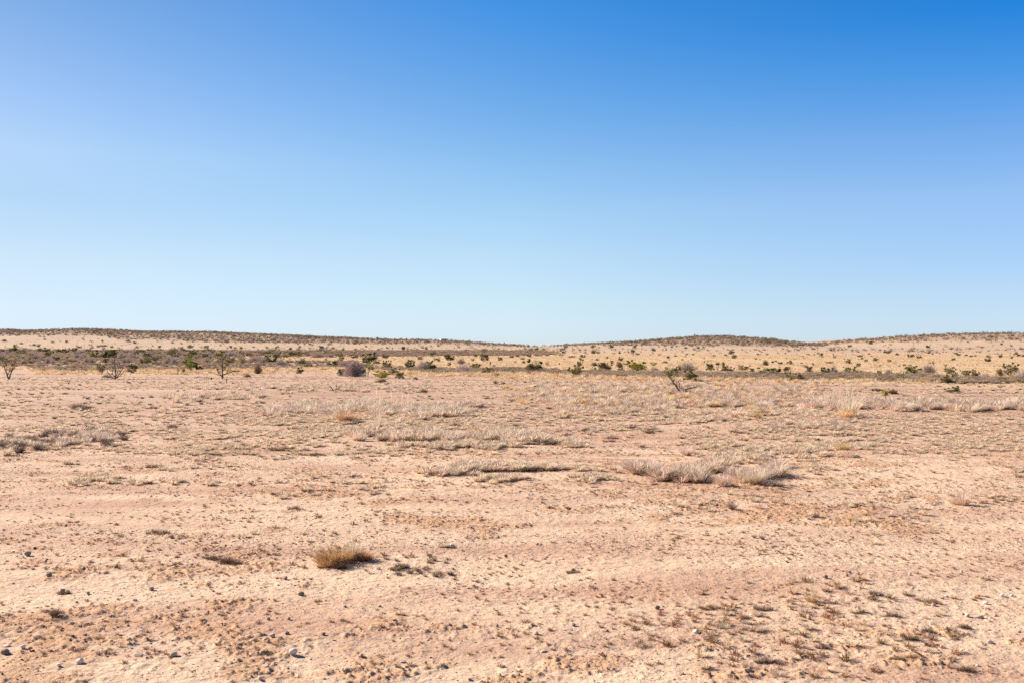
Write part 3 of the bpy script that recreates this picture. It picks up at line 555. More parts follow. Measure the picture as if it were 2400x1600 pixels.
# hand-placed shrubs: u, base v, width, height (px), kind, label or None
SH = [
 (237, 876, 18, 25, 'olive', "small olive-leaved bush on a thin stem beside the bare fan-shaped tree"),
 (309, 874, 24, 20, 'dark', "dark green bush at the field edge just right of the bare fan-shaped tree"),
 (248, 885, 20, 6, 'mound', "low dark mound at the foot of the bare fan-shaped tree"),
 (58, 855, 12, 8, 'dark', None), (132, 847, 19, 10, 'dark', None), (115, 836, 22, 13, 'dark', None),
 (251, 840, 38, 20, 'dark', "largest dark green bush in the brown scrub above the bare fan-shaped tree"), (217, 839, 20, 13, 'green', None),
 (149, 828, 28, 10, 'dark', None), (98, 826, 24, 10, 'dark', None), (35, 823, 18, 11, 'dark', None), (12, 827, 26, 8, 'dark', None), (70, 824, 22, 8, 'grey', None), (190, 828, 20, 9, 'grey', None),
 (296, 829, 34, 10, 'grey', None), (270, 827, 20, 8, 'dark', None), (365, 845, 28, 12, 'olive', None), (340, 853, 22, 12, 'dark', None), (330, 829, 20, 9, 'dark', None), (344, 836, 16, 8, 'dark', None),
 (310, 841, 22, 10, 'grey', None), (393, 842, 16, 8, 'dark', None), (453, 834, 22, 12, 'dark', None), (438, 842, 16, 9, 'bright', None), (481, 839, 14, 9, 'dark', None), (415, 834, 18, 10, 'olive', None), (400, 829, 16, 7, 'dark', None),
 (448, 869, 30, 24, 'green', "bushy green shrub at the field edge left of the sparse spreading tree"), (468, 869, 16, 11, 'dark', "low dark shrub touching the right side of the bushy green shrub"),
 (172, 823, 16, 8, 'dark', None), (166, 849, 24, 8, 'olive', None), (249, 851, 22, 8, 'olive', None), (206, 826, 16, 8, 'green', None), (430, 876, 8, 13, 'brown', None), (417, 879, 5, 16, 'sparse', None),
 (90, 813, 8, 6, 'dark', None), (240, 801, 6, 4, 'dark', None), (243, 812, 16, 4, 'dark', None), (300, 801, 14, 6, 'grey', None), (80, 810, 10, 5, 'grey', None), (156, 803, 6, 5, 'dark', None), (316, 805, 8, 5, 'dark', None), (230, 814, 8, 5, 'dark', None), (262, 815, 8, 5, 'dark', None), (484, 816, 12, 6, 'dark', None), (445, 816, 14, 6, 'dark', None), (425, 818, 12, 6, 'grey', None), (374, 815, 8, 5, 'dark', None), (320, 815, 8, 5, 'grey', None), (186, 815, 10, 4, 'dark', None), (123, 803, 10, 4, 'grey', None), (50, 806, 12, 4, 'grey', None), (10, 800, 14, 5, 'grey', None), (36, 812, 10, 5, 'olive', None), (216, 816, 8, 4, 'dark', None),
 (604, 876, 17, 22, 'brown', "bare fan-shaped brown shrub on the golden strip right of the sparse spreading tree"), (703, 875, 16, 14, 'dark', "small dark shrub on the golden strip left of the big round grey bush"),
 (599, 849, 38, 15, 'grey', "wide grey-purple bush beyond the golden strip, left one of a touching pair"), (634, 850, 30, 16, 'dark', "dark rounded bush beyond the golden strip, right one of a touching pair"), (658, 857, 26, 13, 'grey', None),
 (708, 855, 20, 10, 'green', None), (722, 861, 16, 9, 'dark', None), (799, 845, 15, 12, 'dark', None), (865, 851, 36, 22, 'dark', "tall dark round bush behind and above the big round grey bush"), (884, 853, 14, 9, 'dark', "small dark bush against the right foot of the tall dark round bush"),
 (808, 880, 30, 16, 'dark', "dark leafy shrub at the lower left of the big round grey bush"),
 (786, 859, 14, 13, 'dark', None), (771, 858, 14, 10, 'dark', None), (907, 866, 22, 22, 'olive', "upright olive shrub right of the pale green sapling"), (925, 878, 26, 13, 'dark', "dark shrub sloping down between the olive shrub and the field"), (937, 888, 20, 13, 'dark', "small dark spiky shrub at the sand edge right of the yellow-green bush"),
 (896, 887, 36, 16, 'yellow', "yellow-green rounded bush at the sand edge right of the big round grey bush"),
 (580, 886, 20, 8, 'mound', None), (894, 896, 28, 9, 'brown', None), (857, 902, 36, 4, 'mound', None), (830, 840, 20, 8, 'dark', None), (541, 834, 32, 10, 'grey', None), (516, 836, 18, 12, 'green', None), (496, 829, 14, 8, 'dark', None), (686, 834, 20, 9, 'dark', None), (672, 838, 18, 8, 'olive', None),
 (748, 838, 26, 9, 'grey', None), (775, 837, 20, 8, 'grey', None), (735, 838, 16, 7, 'grey', None), (648, 838, 18, 8, 'dark', None), (627, 831, 14, 8, 'dark', None), (460, 842, 12, 5, 'dark', None), (903, 840, 18, 9, 'dark', None), (482, 838, 14, 9, 'olive', None), (541, 848, 18, 10, 'olive', None), (456, 833, 16, 9, 'dark', None), (700, 835, 16, 8, 'olive', None), (880, 835, 22, 7, 'grey', None),
 (565, 818, 8, 6, 'dark', None), (551, 817, 9, 5, 'grey', None), (541, 816, 7, 6, 'dark', None), (754, 819, 13, 8, 'dark', None), (781, 818, 9, 5, 'dark', None), (681, 820, 7, 6, 'dark', None), (626, 817, 7, 5, 'dark', None), (647, 817, 6, 5, 'dark', None), (946, 819, 8, 7, 'dark', None), (908, 817, 7, 4, 'dark', None), (703, 815, 6, 4, 'dark', None), (727, 808, 7, 3, 'dark', None), (533, 817, 7, 4, 'grey', None), (774, 807, 6, 3, 'dark', None), (834, 803, 6, 5, 'dark', None),
 (960, 863, 22, 20, 'dark', "dark spiky shrub standing right of the upright olive shrub"), (995, 869, 40, 22, 'grey', "wide grey bush behind the dark leafy shrub, mid slope foot"), (1010, 871, 26, 22, 'dark', "dark leafy shrub in front of the wide grey bush"),
 (985, 843, 12, 7, 'dark', None), (1056, 845, 22, 12, 'dark', None), (1049, 842, 14, 11, 'dark', None), (1081, 853, 20, 13, 'grey', None), (1087, 874, 32, 21, 'grey', "grey-brown leafless bush touching a smaller green one"), (1112, 866, 26, 13, 'green', "low green bush on the right shoulder of the grey-brown leafless bush"),
 (1093, 881, 18, 8, 'brown', None), (1144, 877, 22, 14, 'green', None), (1163, 883, 22, 8, 'brown', None), (1135, 846, 21, 15, 'dark', "dark rounded bush alone on gold grass above the small green bush"), (1053, 857, 8, 8, 'dark', None), (1172, 845, 12, 8, 'dark', None),
 (1252, 872, 41, 26, 'dark', "biggest round dark green bush, alone in the middle of the scrub line"), (1227, 852, 8, 7, 'brown', None), (1283, 857, 10, 10, 'sparse', None), (1348, 882, 36, 29, 'olive', "grey-green ragged bush at the sand edge right of the biggest round dark bush"), (1359, 857, 13, 10, 'dark', None),
 (974, 889, 10, 6, 'mound', None), (1163, 902, 17, 9, 'olive', "small olive shrub alone on the pale sand below the scrub line"), (1179, 902, 13, 6, 'brown', "little brown shrub touching the small olive shrub on the pale sand"),
 (1199, 838, 12, 5, 'dark', None), (1115, 836, 9, 6, 'dark', None), (1240, 836, 10, 5, 'dark', None), (1213, 836, 14, 5, 'dark', None), (1028, 847, 8, 8, 'dark', None), (1020, 845, 12, 6, 'olive', None), (1015, 833, 14, 8, 'dark', None), (1134, 824, 7, 6, 'dark', None), (944, 819, 8, 6, 'dark', None), (1000, 820, 7, 8, 'dark', None), (1108, 847, 8, 7, 'olive', None), (1225, 842, 12, 4, 'dark', None), (1245, 820, 12, 5, 'olive', None), (1257, 820, 9, 4, 'dark', None), (1326, 815, 9, 5, 'dark', None), (1316, 820, 8, 4, 'dark', None), (1321, 828, 9, 5, 'dark', None), (1364, 846, 9, 5, 'dark', None), (1360, 842, 8, 4, 'dark', None), (1366, 838, 12, 7, 'dark', None), (1391, 829, 10, 8, 'dark', None), (1390, 829, 9, 6, 'olive', None), (1341, 838, 18, 5, 'olive', None), (1423, 840, 7, 5, 'brown', None),
 (1618, 893, 32, 24, 'dark', "dark green bush with a bright top just right of the half-dead leaning tree"), (1492, 871, 44, 24, 'yellow', "large yellow-green bush on the scrub line, brightest of the big bushes"), (1611, 869, 41, 20, 'grey', "wide grey-brown bush behind the half-dead leaning tree"),
 (1590, 872, 11, 15, 'dark', None), (1420, 868, 34, 18, 'dark', "broad dark bush left of the large yellow bush"), (1412, 862, 22, 12, 'olive', None), (1393, 858, 16, 10, 'brown', None), (1452, 861, 17, 14, 'brown', None), (1455, 846, 12, 9, 'dark', None), (1434, 850, 7, 5, 'dark', None),
 (1533, 868, 22, 9, 'grey', None), (1532, 857, 14, 8, 'bright', None), (1664, 869, 19, 15, 'dark', None), (1682, 868, 14, 16, 'stalk', "upright branching cactus with thin arms between two dark bushes"), (1707, 872, 27, 15, 'green', None), (1743, 870, 25, 14, 'olive', None), (1763, 872, 14, 8, 'dark', None),
 (1803, 880, 49, 17, 'green', "wide low green bush on the scrub line, broadest right of centre"), (1845, 884, 18, 18, 'sparse', None), (1714, 830, 14, 10, 'dark', "dark square-topped bush halfway up the golden slope below the middle hill"), (1720, 840, 15, 8, 'dark', None), (1559, 851, 14, 5, 'mound', None), (1794, 856, 13, 13, 'brown', None),
 (1483, 826, 10, 7, 'brown', None), (1494, 832, 10, 6, 'olive', None), (1533, 823, 9, 5, 'dark', None), (1434, 815, 9, 7, 'dark', None), (1466, 855, 11, 4, 'green', None), (1455, 870, 15, 8, 'dark', None), (1391, 867, 12, 6, 'green', None), (1695, 855, 8, 7, 'brown', None), (1828, 853, 12, 5, 'olive', None), (1403, 829, 7, 6, 'olive', None), (1400, 827, 9, 3, 'brown', None), (1452, 829, 8, 4, 'dark', None), (1545, 834, 9, 6, 'sparse', None), (1566, 839, 8, 5, 'brown', None), (1583, 835, 9, 3, 'dark', None), (1609, 832, 5, 4, 'dark', None), (1599, 844, 6, 3, 'dark', None), (1700, 834, 9, 4, 'dark', None), (1776, 832, 6, 4, 'dark', None), (1798, 831, 7, 4, 'olive', None), (1607, 817, 8, 4, 'dark', None), (1561, 821, 4, 5, 'dark', None), (1487, 815, 9, 5, 'dark', None), (1388, 815, 9, 4, 'dark', None), (1624, 832, 5, 4, 'dark', None), (1842, 870, 12, 10, 'brown', None),
 (1848, 890, 32, 16, 'sparse', "thin dark spiky shrub below the scrub line, right of the wide low green bush"), (1875, 891, 16, 17, 'brown', "bare brown fan shrub standing right of the thin dark spiky shrub"), (1897, 873, 15, 13, 'dark', None), (1937, 879, 24, 18, 'dark', "dark leafy left half of a two-coloured pair of bushes"), (1953, 878, 27, 20, 'grey', "round grey right half of a two-coloured pair of bushes"),
 (1985, 875, 16, 14, 'green', None), (2003, 876, 20, 13, 'green', None), (2019, 876, 13, 8, 'dark', None), (2061, 880, 11, 12, 'green', None), (2082, 876, 14, 10, 'grey', None), (2139, 880, 41, 20, 'green', "large dark green bush on the scrub line left of a round grey one"), (2176, 873, 33, 17, 'grey', "round grey-purple bush on the scrub line right of the large dark green bush"), (2185, 881, 12, 11, 'bright', "small bright green bush at the foot of the round grey-purple bush"),
 (2111, 890, 17, 16, 'sparse', None), (2228, 878, 27, 19, 'olive', None), (2238, 888, 14, 16, 'olive', None), (2220, 897, 31, 17, 'dark', "dark green bush at the lower edge of the scrub line above the lone shrub"), (2262, 880, 21, 11, 'green', None), (2286, 889, 22, 24, 'olive', None), (2310, 891, 28, 17, 'grey', None), (2343, 880, 15, 17, 'brown', None), (2368, 880, 36, 25, 'olive', "large brown and green thicket near the right end of the scrub line"), (2396, 894, 30, 26, 'grey', "grey-purple bush cut by the right border of the photo"),
 (2231, 921, 30, 14, 'green', "lone green shrub sitting on open sand right of the yellow yucca"), (2058, 917, 24, 7, 'dark', "low dark shrub just behind and left of the yellow yucca"), (2092, 922, 24, 10, 'brown', "leafless brown twiggy shrub just right of the yellow yucca"),
 (1956, 839, 10, 10, 'sparse', None), (1989, 852, 13, 10, 'dark', None), (2052, 846, 11, 8, 'dark', None), (2079, 828, 18, 7, 'dark', None), (2135, 837, 15, 7, 'dark', None), (2154, 840, 12, 7, 'dark', None), (1945, 852, 17, 6, 'olive', None), (2012, 860, 11, 9, 'dark', None), (2175, 815, 9, 6, 'dark', None), (1992, 813, 10, 5, 'dark', None), (2041, 807, 9, 7, 'dark', None), (2240, 830, 9, 5, 'olive', None), (2247, 833, 8, 5, 'dark', None), (2264, 834, 7, 4, 'dark', None), (2276, 836, 8, 4, 'dark', None), (2286, 836, 6, 5, 'olive', None), (2317, 838, 10, 6, 'olive', None), (2345, 838, 9, 9, 'dark', None), (2315, 847, 15, 8, 'dark', None), (2234, 845, 11, 6, 'dark', None), (2382, 831, 7, 7, 'dark', None), (2388, 835, 9, 5, 'dark', None), (2398, 836, 8, 6, 'dark', None), (2394, 819, 14, 5, 'grey', None), (1853, 854, 8, 9, 'dark', None), (1846, 852, 7, 5, 'dark', None), (1828, 853, 11, 4, 'green', None), (1846, 867, 14, 7, 'dark', None), (1906, 857, 5, 6, 'green', None), (2015, 836, 13, 4, 'dark', None), (2020, 842, 6, 5, 'brown', None), (2029, 847, 9, 5, 'dark', None), (2084, 848, 10, 5, 'dark', None), (1811, 850, 6, 5, 'brown', None), (1818, 848, 6, 4, 'dark', None), (2177, 828, 6, 3, 'brown', None), (2186, 831, 4, 4, 'dark', None), (2370, 812, 5, 4, 'dark', None), (2187, 853, 5, 7, 'olive', None), (2133, 858, 8, 5, 'olive', None), (2120, 857, 8, 4, 'dark', None), (2179, 853, 6, 4, 'olive', None), (2108, 858, 8, 3, 'brown', None), (2004, 863, 5, 5, 'dark', None), (2216, 862, 8, 9, 'sparse', None), (2301, 815, 10, 4, 'grey', None),
 (1399, 910, 26, 3, 'mound', None), (1559, 910, 15, 3, 'brown', None),
]
KD = dict(dark="dark green shrub", green="green shrub", olive="olive-coloured shrub", grey="grey leafless shrub", brown="brown twiggy shrub", yellow="yellow-green shrub", bright="bright green shrub", mound="low ashen shrub", sparse="thin dark shrub", yucca="yucca", stalk="branching cactus")
auto = []
def zone(u, v):
    if v < np.interp(u, SU, SV) + 2: return "on the ridge"
    if v < 820: return "on upper slope"
    if v > np.interp(u, LU, LV) + 9: return "on open sand"
    if brown_band(np.array([float(u)]), np.array([float(v)]), np.zeros(1))[0] > .4: return "in brown scrub"
    return "on golden grass"
def desc(kind, w_, h_, u, v):
    s = "tiny " if w_ * h_ < 60 else ("small " if w_ * h_ < 170 else "")
    return s + KD[kind] + " " + zone(u, v)
for (u, v, a, b, k, lab) in SH:
    o = shrub(u, v, a, b, k, lab, None if lab else "shrubs dotted over plain and slope")
    if not lab: auto.append((o, desc(k, a, b, u, v), u, v))
# yuccas and stalks
for (u, v, a, b, k, lab) in [
 (2075, 934, 22, 27, 'yuccabright', "bright yellow-green yucca standing in the pale grass at the right"),
 (1304, 903, 8, 9, 'yuccabright', "tiny yellow-green yucca alone on the pale sand right of centre"),
 (1310, 857, 5, 9, 'yucca', "single small yucca on golden grass right of the biggest round dark bush"),
 (1148, 857, 6, 11, 'yucca', "thin yucca on golden grass above the small green bush"),
 (1650, 853, 5, 9, 'yucca', "left of two slim yuccas above the dark bushes on the golden slope"), (1659, 853, 5, 10, 'yucca', "right of two slim yuccas above the dark bushes on the golden slope"),
 (1927, 838, 12, 10, 'stalk', "branching T-shaped yucca tree standing alone on the golden right slope"),
 (951, 800, 5, 9, 'yucca', "tall yucca on the skyline left of the white cabin"), (1100, 804, 5, 9, 'yucca', "tall yucca on the skyline right of the white cabin"), (1022, 799, 5, 6, 'yucca', "short leaning yucca on the skyline just left of the white cabin"),
 (1500, 802, 4, 7, 'yucca', "small skyline yucca on the left shoulder of the middle hill"), (1628, 792, 6, 10, 'yucca', "tall yucca sticking up from the top of the middle hill"),
 (1798, 804, 6, 9, 'yucca', "tall yucca on the falling right end of the middle hill"), (1840, 812, 9, 10, 'stalk', "branching yucca at the right foot of the middle hill"), (1182, 808, 5, 7, 'yucca', "skyline yucca over the low saddle between the hills"),
 (808, 793, 4, 7, 'yucca', "slender yucca on the skyline of the left ridge's falling end"), (884, 798, 6, 7, 'stalk', "bushy double-headed yucca on the skyline left of the tall one"), (505, 781, 4, 6, 'yucca', "tiny yucca on the skyline above the sparse spreading tree"), (2085, 797, 5, 5, 'yucca', "tiny yucca on the skyline of the right hill's rise"), (1882, 812, 12, 6, 'stalk', "low dark yucca clump in the dip left of the right hill")]:
    shrub(u, v, a, b, k, lab)
# more scattered shrubs of the slope, each one a thing
r = np.random.default_rng(77); tries = 0; taken = [(a[0], a[1]) for a in SH]; nadd = 0
while nadd < 45 and tries < 4000:
    tries += 1; u = r.uniform(10, 2390); v = r.uniform(806, 862)
    if u < 700 and v > 821: continue
    if v < np.interp(u, SU, SV) + 4 or v > np.interp(u, LU, LV) - 14: continue
    if r.random() > (.5 if v > 835 else .9): continue
    if min(abs(u - a) + 2 * abs(v - b) for a, b in taken) < 22: continue
    k = ['dark', 'olive', 'grey', 'brown', 'sparse'][r.integers(0, 5)]; w_ = r.uniform(5, 9) * (.7 + (v - 806) / 80); h_ = w_ * r.uniform(.45, .7)
    o = shrub(u, v, w_, h_, k, None, "shrubs dotted over plain and slope"); auto.append((o, desc(k, w_, h_, u, v), u, v)); taken.append((u, v)); nadd += 1
autolabel(auto, MARKS)

# ------------------------------------------------------------------ the special trees, each limb where it grows
def limb_tree(name, u, v, limbs, clumps, nleaf, label, cat, leafmat='dark', thick=1.0, twigs=0, seed=1, lsize=1.6, bark='bark', twigmat='grey'):
    """limbs: [([(dx,up)...px], r0 px)], clumps: [(dx,up,r px)] in source pixels at the tree's own distance"""
    x, y, z = at(u, v); s = y / FPX; r = np.random.default_rng(seed)
    o = bpy.data.objects.new(name, None); COL.objects.link(o); o.location = (x, y, z); tag(o, label, cat)
    g = G(); tips = []
    for pts, r0 in limbs:
        P = []; n = len(pts)
        for i, (dx, up) in enumerate(pts): P.append((dx * s, r.normal(0, .06) * up * s + (r.normal(0, .25) * abs(dx) * s), up * s))
        Q = [np.array(P[0])]
        for a, b in zip(P[:-1], P[1:]):
            seg = wig(a, b, 4, .25, r)[1:]; Q += list(seg)
        tube(g, Q, np.linspace(r0, r0 * .35, len(Q)) * s * thick, 6); tips += Q[len(Q) // 2:]
        for _ in range(twigs):
            b = Q[r.integers(len(Q) // 3, len(Q))]; e = b + np.array([r.normal(0, 5), r.normal(0, 4), abs(r.normal(3, 3.5))]) * s
            tube(g, wig(b, e, 4, .5, r), np.linspace(.45, .2, 4) * s * thick, 4); tips.append(e)
    link("branches", g.mesh("branches", [M[bark]]), o)
    if clumps:
        c = []; rd = []
        for dx, up, q in clumps: c.append((dx * s, r.normal(0, .3) * q * s, up * s)); rd.append((q * s, q * s, q * s))
        link("foliage", leaves(np.array(c), np.array(rd), nleaf, lsize * s, r).mesh("foliage", [M[leafmat]]), o)
    elif twigs:
        T = np.array(tips); T = T[r.integers(0, len(T), 260)]; E = T + r.normal(0, 1, T.shape) * np.array([4, 4, 3.5]) * s + np.array([0, 0, 2.5 * s])
        link("twigs", strips(T, E, .22 * s, r, .5).mesh("twigs", [M[twigmat]]), o)
    return o
limb_tree("half_dead_tree", 1598, 922, [([(0, 0), (-9, 12), (-15, 22), (-24, 33), (-29, 42), (-33, 54)], 1.7), ([(-29, 40), (-26, 52), (-22, 60)], .9), ([(-27, 36), (-16, 45), (-11, 52)], .8), ([(-2, 2), (-5, 14), (-6, 26), (-7, 36)], .9), ([(-6, 8), (-11, 18), (-11, 34)], .7),
   ([(0, 0), (7, 4), (10, 10), (16, 14), (24, 15), (33, 17)], 1.6), ([(8, 4), (14, 8), (18, 6)], .9), ([(2, 1), (4, 10), (9, 12)], .9), ([(-3, 8), (2, 15), (6, 11)], .6), ([(-16, 22), (-20, 26), (-18, 33)], .5), ([(12, 11), (14, 17), (20, 20)], .5)],
   [(-35, 53, 7), (-31, 47, 7), (-25, 55, 7), (-20, 58, 5), (-36, 60, 5), (-28, 41, 5), (-12, 53, 6), (-9, 47, 5), (-15, 58, 4), (-23, 47, 6)], 760, "half-dead leaning tree, bare twisted branches below and one green crown at upper left", "tree", 'green', 1.3, 5, 3, 1.2)
limb_tree("spreading_tree", 521, 888, [([(0, 0), (0, 12), (2, 25), (0, 38), (5, 50), (8, 58)], 2.0), ([(0, 6), (-8, 15), (-14, 26), (-19, 31)], 1.2), ([(1, 10), (12, 13), (24, 18), (34, 18), (42, 19)], 1.4), ([(1, 18), (8, 27), (14, 34)], .9), ([(1, 26), (-5, 34), (-11, 43)], .9), ([(0, 4), (-6, 9), (-12, 12)], .8), ([(10, 13), (17, 21), (19, 25)], .6)],
   [(-16, 30, 4), (-19, 26, 3), (-11, 42, 4), (-4, 41, 4), (3, 47, 5), (8, 55, 4), (7, 38, 4), (12, 20, 6), (17, 19, 5), (24, 18, 4), (31, 18, 3), (38, 19, 2.5), (13, 32, 4), (-7, 16, 4), (-10, 22, 3), (6, 26, 4), (-3, 30, 4)], 620, "sparse spreading tree with small dark leaves and one branch reaching right", "tree", 'dark', 1, 4, 4, 1.1)
limb_tree("bare_tree", 270, 888, [([(0, 0), (1, 18), (-2, 36), (-1, 54)], 1.5), ([(-1, 1), (-10, 8), (-18, 19), (-20, 26)], 1.1), ([(1, 2), (9, 12), (16, 24), (19, 32)], 1.2), ([(0, 3), (6, 18), (9, 30), (8, 40)], 1.0), ([(-1, 5), (-7, 18), (-9, 30)], 1.0), ([(2, 2), (12, 8), (17, 18)], .8), ([(0, 14), (-5, 26), (-3, 40)], .7), ([(0, 20), (5, 32), (12, 36)], .6), ([(-2, 2), (-12, 4), (-19, 10)], .7), ([(8, 12), (14, 30), (20, 34)], .6)],
   None, 0, "bare fan-shaped tree with pale grey branches at the left field edge", "tree", thick=1.1, twigs=7, seed=5)
limb_tree("bare_tree", 21, 888, [([(0, 0), (-3, 9), (-6, 15), (-11, 24), (-14, 34)], 1.8), ([(0, 2), (3, 12), (8, 22), (12, 32), (15, 42)], 1.7), ([(-4, 10), (2, 20), (0, 30)], .9), ([(5, 16), (4, 28), (6, 38)], .8), ([(-8, 20), (-4, 30), (-6, 40)], .7)],
   [(-8, 36, 8), (2, 40, 8), (10, 36, 7), (14, 44, 5), (-13, 32, 5), (12, 28, 4)], 330, "bare-trunked tree with thin brown leaves at the far left border", "tree", 'brown', 1.1, 9, 6, 1.0)
limb_tree("round_bare_bush", 830, 881, [([(0, 0), (0, 12), (1, 24), (0, 34)], 1.2), ([(-1, 0), (-8, 12), (-17, 22), (-24, 28)], 1.0), ([(1, 0), (9, 10), (18, 20), (25, 25)], 1.0), ([(-1, 0), (-4, 16), (-10, 28), (-13, 35)], .9), ([(1, 0), (5, 15), (10, 26), (13, 34)], .9), ([(0, 0), (-12, 8), (-22, 15)], .8), ([(1, 0), (12, 6), (23, 12)], .8), ([(0, 0), (2, 14), (-4, 30)], .8), ([(0, 0), (7, 16), (17, 28)], .7), ([(0, 0), (-7, 18), (-18, 31)], .7)],
   None, 0, "big round grey-purple leafless bush, largest of the scrub line", "shrub", thick=.8, twigs=16, seed=7)
# its dome of fine twigs
x, y, z = at(830, 881); s_ = y / FPX; dome = [o for o in COL.objects if o.name.startswith("round_bare_bush")][0]
g1, _ = twiggy(901, 1500, wd=.0035); link("twigs", g1.xf((57 * s_, 46 * s_, 37 * s_)).mesh("dome_twigs", [M['grey']]), dome)
limb_tree("sapling", 862, 881, [([(0, 0), (1, 14), (4, 26)], .9), ([(-5, 0), (-6, 10), (-9, 18), (-4, 28)], .7), ([(1, 8), (7, 18), (11, 22)], .6)],
   [(2, 30, 6), (7, 26, 6), (-2, 25, 5), (11, 20, 4), (-8, 15, 4), (4, 20, 5), (-10, 12, 3)], 700, "pale green sapling on thin stems touching the big round grey bush", "tree", 'bright', .9, 2, 8, 1.1)
limb_tree("dead_branches", 784, 917, [([(0, 0), (-6, 7), (-13, 14)], 1.2), ([(1, 0), (4, 8), (4, 16)], 1.1), ([(2, 0), (8, 8), (15, 14)], 1.0), ([(2, 1), (6, 4), (14, 11)], .7)], None, 0, "three forked dead branches poking up from the pale grass", "dead branches", twigs=0, seed=9, thick=1.5)
limb_tree("dead_branches", 738, 912, [([(0, 0), (-3, 5), (-5, 8)], .8), ([(0, 0), (3, 2)], .7)], None, 0, "small dead twig upright in grass left of the three forked branches", "dead branches", seed=10)
limb_tree("dead_branches", 160, 899, [([(0, 0), (-1, 6), (-8, 8), (-16, 9)], .9), ([(0, 0), (3, 4), (2, 10)], .9), ([(2, 5), (6, 8)], .5), ([(-1, 3), (-6, 2)], .6)], None, 0, "dead forked branch lying on pale grass below the brown scrub at left", "dead branches", seed=11)
limb_tree("fallen_branch", 475, 887, [([(-22, 1), (-10, 3), (4, 1.5), (18, 1), (24, 1)], .9), ([(-16, 3), (-12, 6), (-6, 5)], .6), ([(4, 1.5), (10, 3), (14, 2)], .5)], None, 0, "long fallen branch lying on the sand left of the sparse spreading tree", "fallen branch", seed=12)
limb_tree("stump", 495, 889, [([(0, 0), (0.5, 3), (0, 5)], 2.4), ([(0, 2), (2, 5)], 1.0)], None, 0, "small dark stump at the right end of the long fallen branch", "stump", seed=13)
limb_tree("fallen_branch", 908, 903, [([(-14, 1), (-4, 4), (10, 8)], .7), ([(-4, 4), (4, 3)], .4)], None, 0, "thin pale fallen branch slanting up right of the flat ashen shrub", "fallen branch", seed=14)
limb_tree("fallen_branch", 2083, 1048, [([(-6, 0.5), (2, 2.5), (9, 5)], .9)], None, 0, "short pale stick lying in bunch grass right of centre", "fallen branch", seed=15)
limb_tree("dead_branches", 1573, 918, [([(0, 0), (-3, 7)], .8), ([(0, 0), (1, 8)], .8)], None, 0, "tiny dead forked twig just left of the half-dead leaning tree", "dead branches", seed=16)
limb_tree("dead_branches", 1087, 899, [([(0, 0), (0.5, 8)], .8), ([(0, 3), (-3, 1)], .5)], None, 0, "single short dead stick upright on pale sand right of centre-left bushes", "dead branches", seed=17)
limb_tree("dead_branches", 695, 886, [([(0, 0), (-2, 3), (-6, 4)], .6), ([(0, 0), (5, 1)], .6)], None, 0, "small dark dead twig on the sand strip left of the big round grey bush", "dead branches", seed=18)
limb_tree("stake", 531, 897, [([(0, 0), (0, 10), (0, 17)], .65), ([(-5, 9), (-2, 8.4), (0, 8), (6, 6.5)], .45)], None, 0, "thin dark stake with a crosspiece in front of the sparse spreading tree", "stake", seed=19, thick=1.6)

# ------------------------------------------------------------------ the white cabin on the ridge
def box(g, x0, x1, y0, y1, z0, z1, tone=.5):
    v = [(x, y, z) for x in (x0, x1) for y in (y0, y1) for z in (z0, z1)]
    g.add(v, [[0, 1, 3, 2], [4, 6, 7, 5], [0, 4, 5, 1], [2, 3, 7, 6], [0, 2, 6, 4], [1, 5, 7, 3]], None, tone)
def cabin():
    x, y, z = at(1039, 799.5); o = bpy.data.objects.new("cabin", None); COL.objects.link(o); o.location = (x, y, z); o.rotation_euler = (0, 0, R(24))
    tag(o, "small white flat-roofed cabin on the skyline of the left ridge", "cabin")
    s = y / FPX; W, D, Hh = 7 * s, 5 * s, 5.2 * s
    wm = solid("cabin_white", (.78, .79, .82), (.84, .85, .87), 3, .6, 0); dm = solid("cabin_dark", (.10, .11, .14), (.14, .15, .18), 3, .4, 0); fm = solid("cabin_footing", (.14, .11, .09), (.2, .16, .13), 5)
    g = G(); box(g, -W, W, -D, D, .35, Hh); link("wall", g.mesh("cabin_wall", [wm]), o)
    g = G(); box(g, -W - .15, W + .15, -D - .15, D + .15, Hh + .003, Hh + .18); link("roof", g.mesh("cabin_roof", [wm]), o)
    g = G(); box(g, -W * .96, W * .96, -D * .96, D * .96, -.6, .347); link("footing", g.mesh("cabin_foot", [fm]), o)
    for k, wx in enumerate((-.6, -.15, .6)):
        g = G(); box(g, W * wx - .35, W * wx + .35, -D - .03, -D - .003, Hh * .45, Hh * .8); link("window", g.mesh("cabin_window", [dm]), o)
    g = G(); box(g, W * .2 - .25, W * .2 + .3, -D - .03, -D - .003, .36, Hh * .78); link("door", g.mesh("cabin_door", [dm]), o)
cabin()

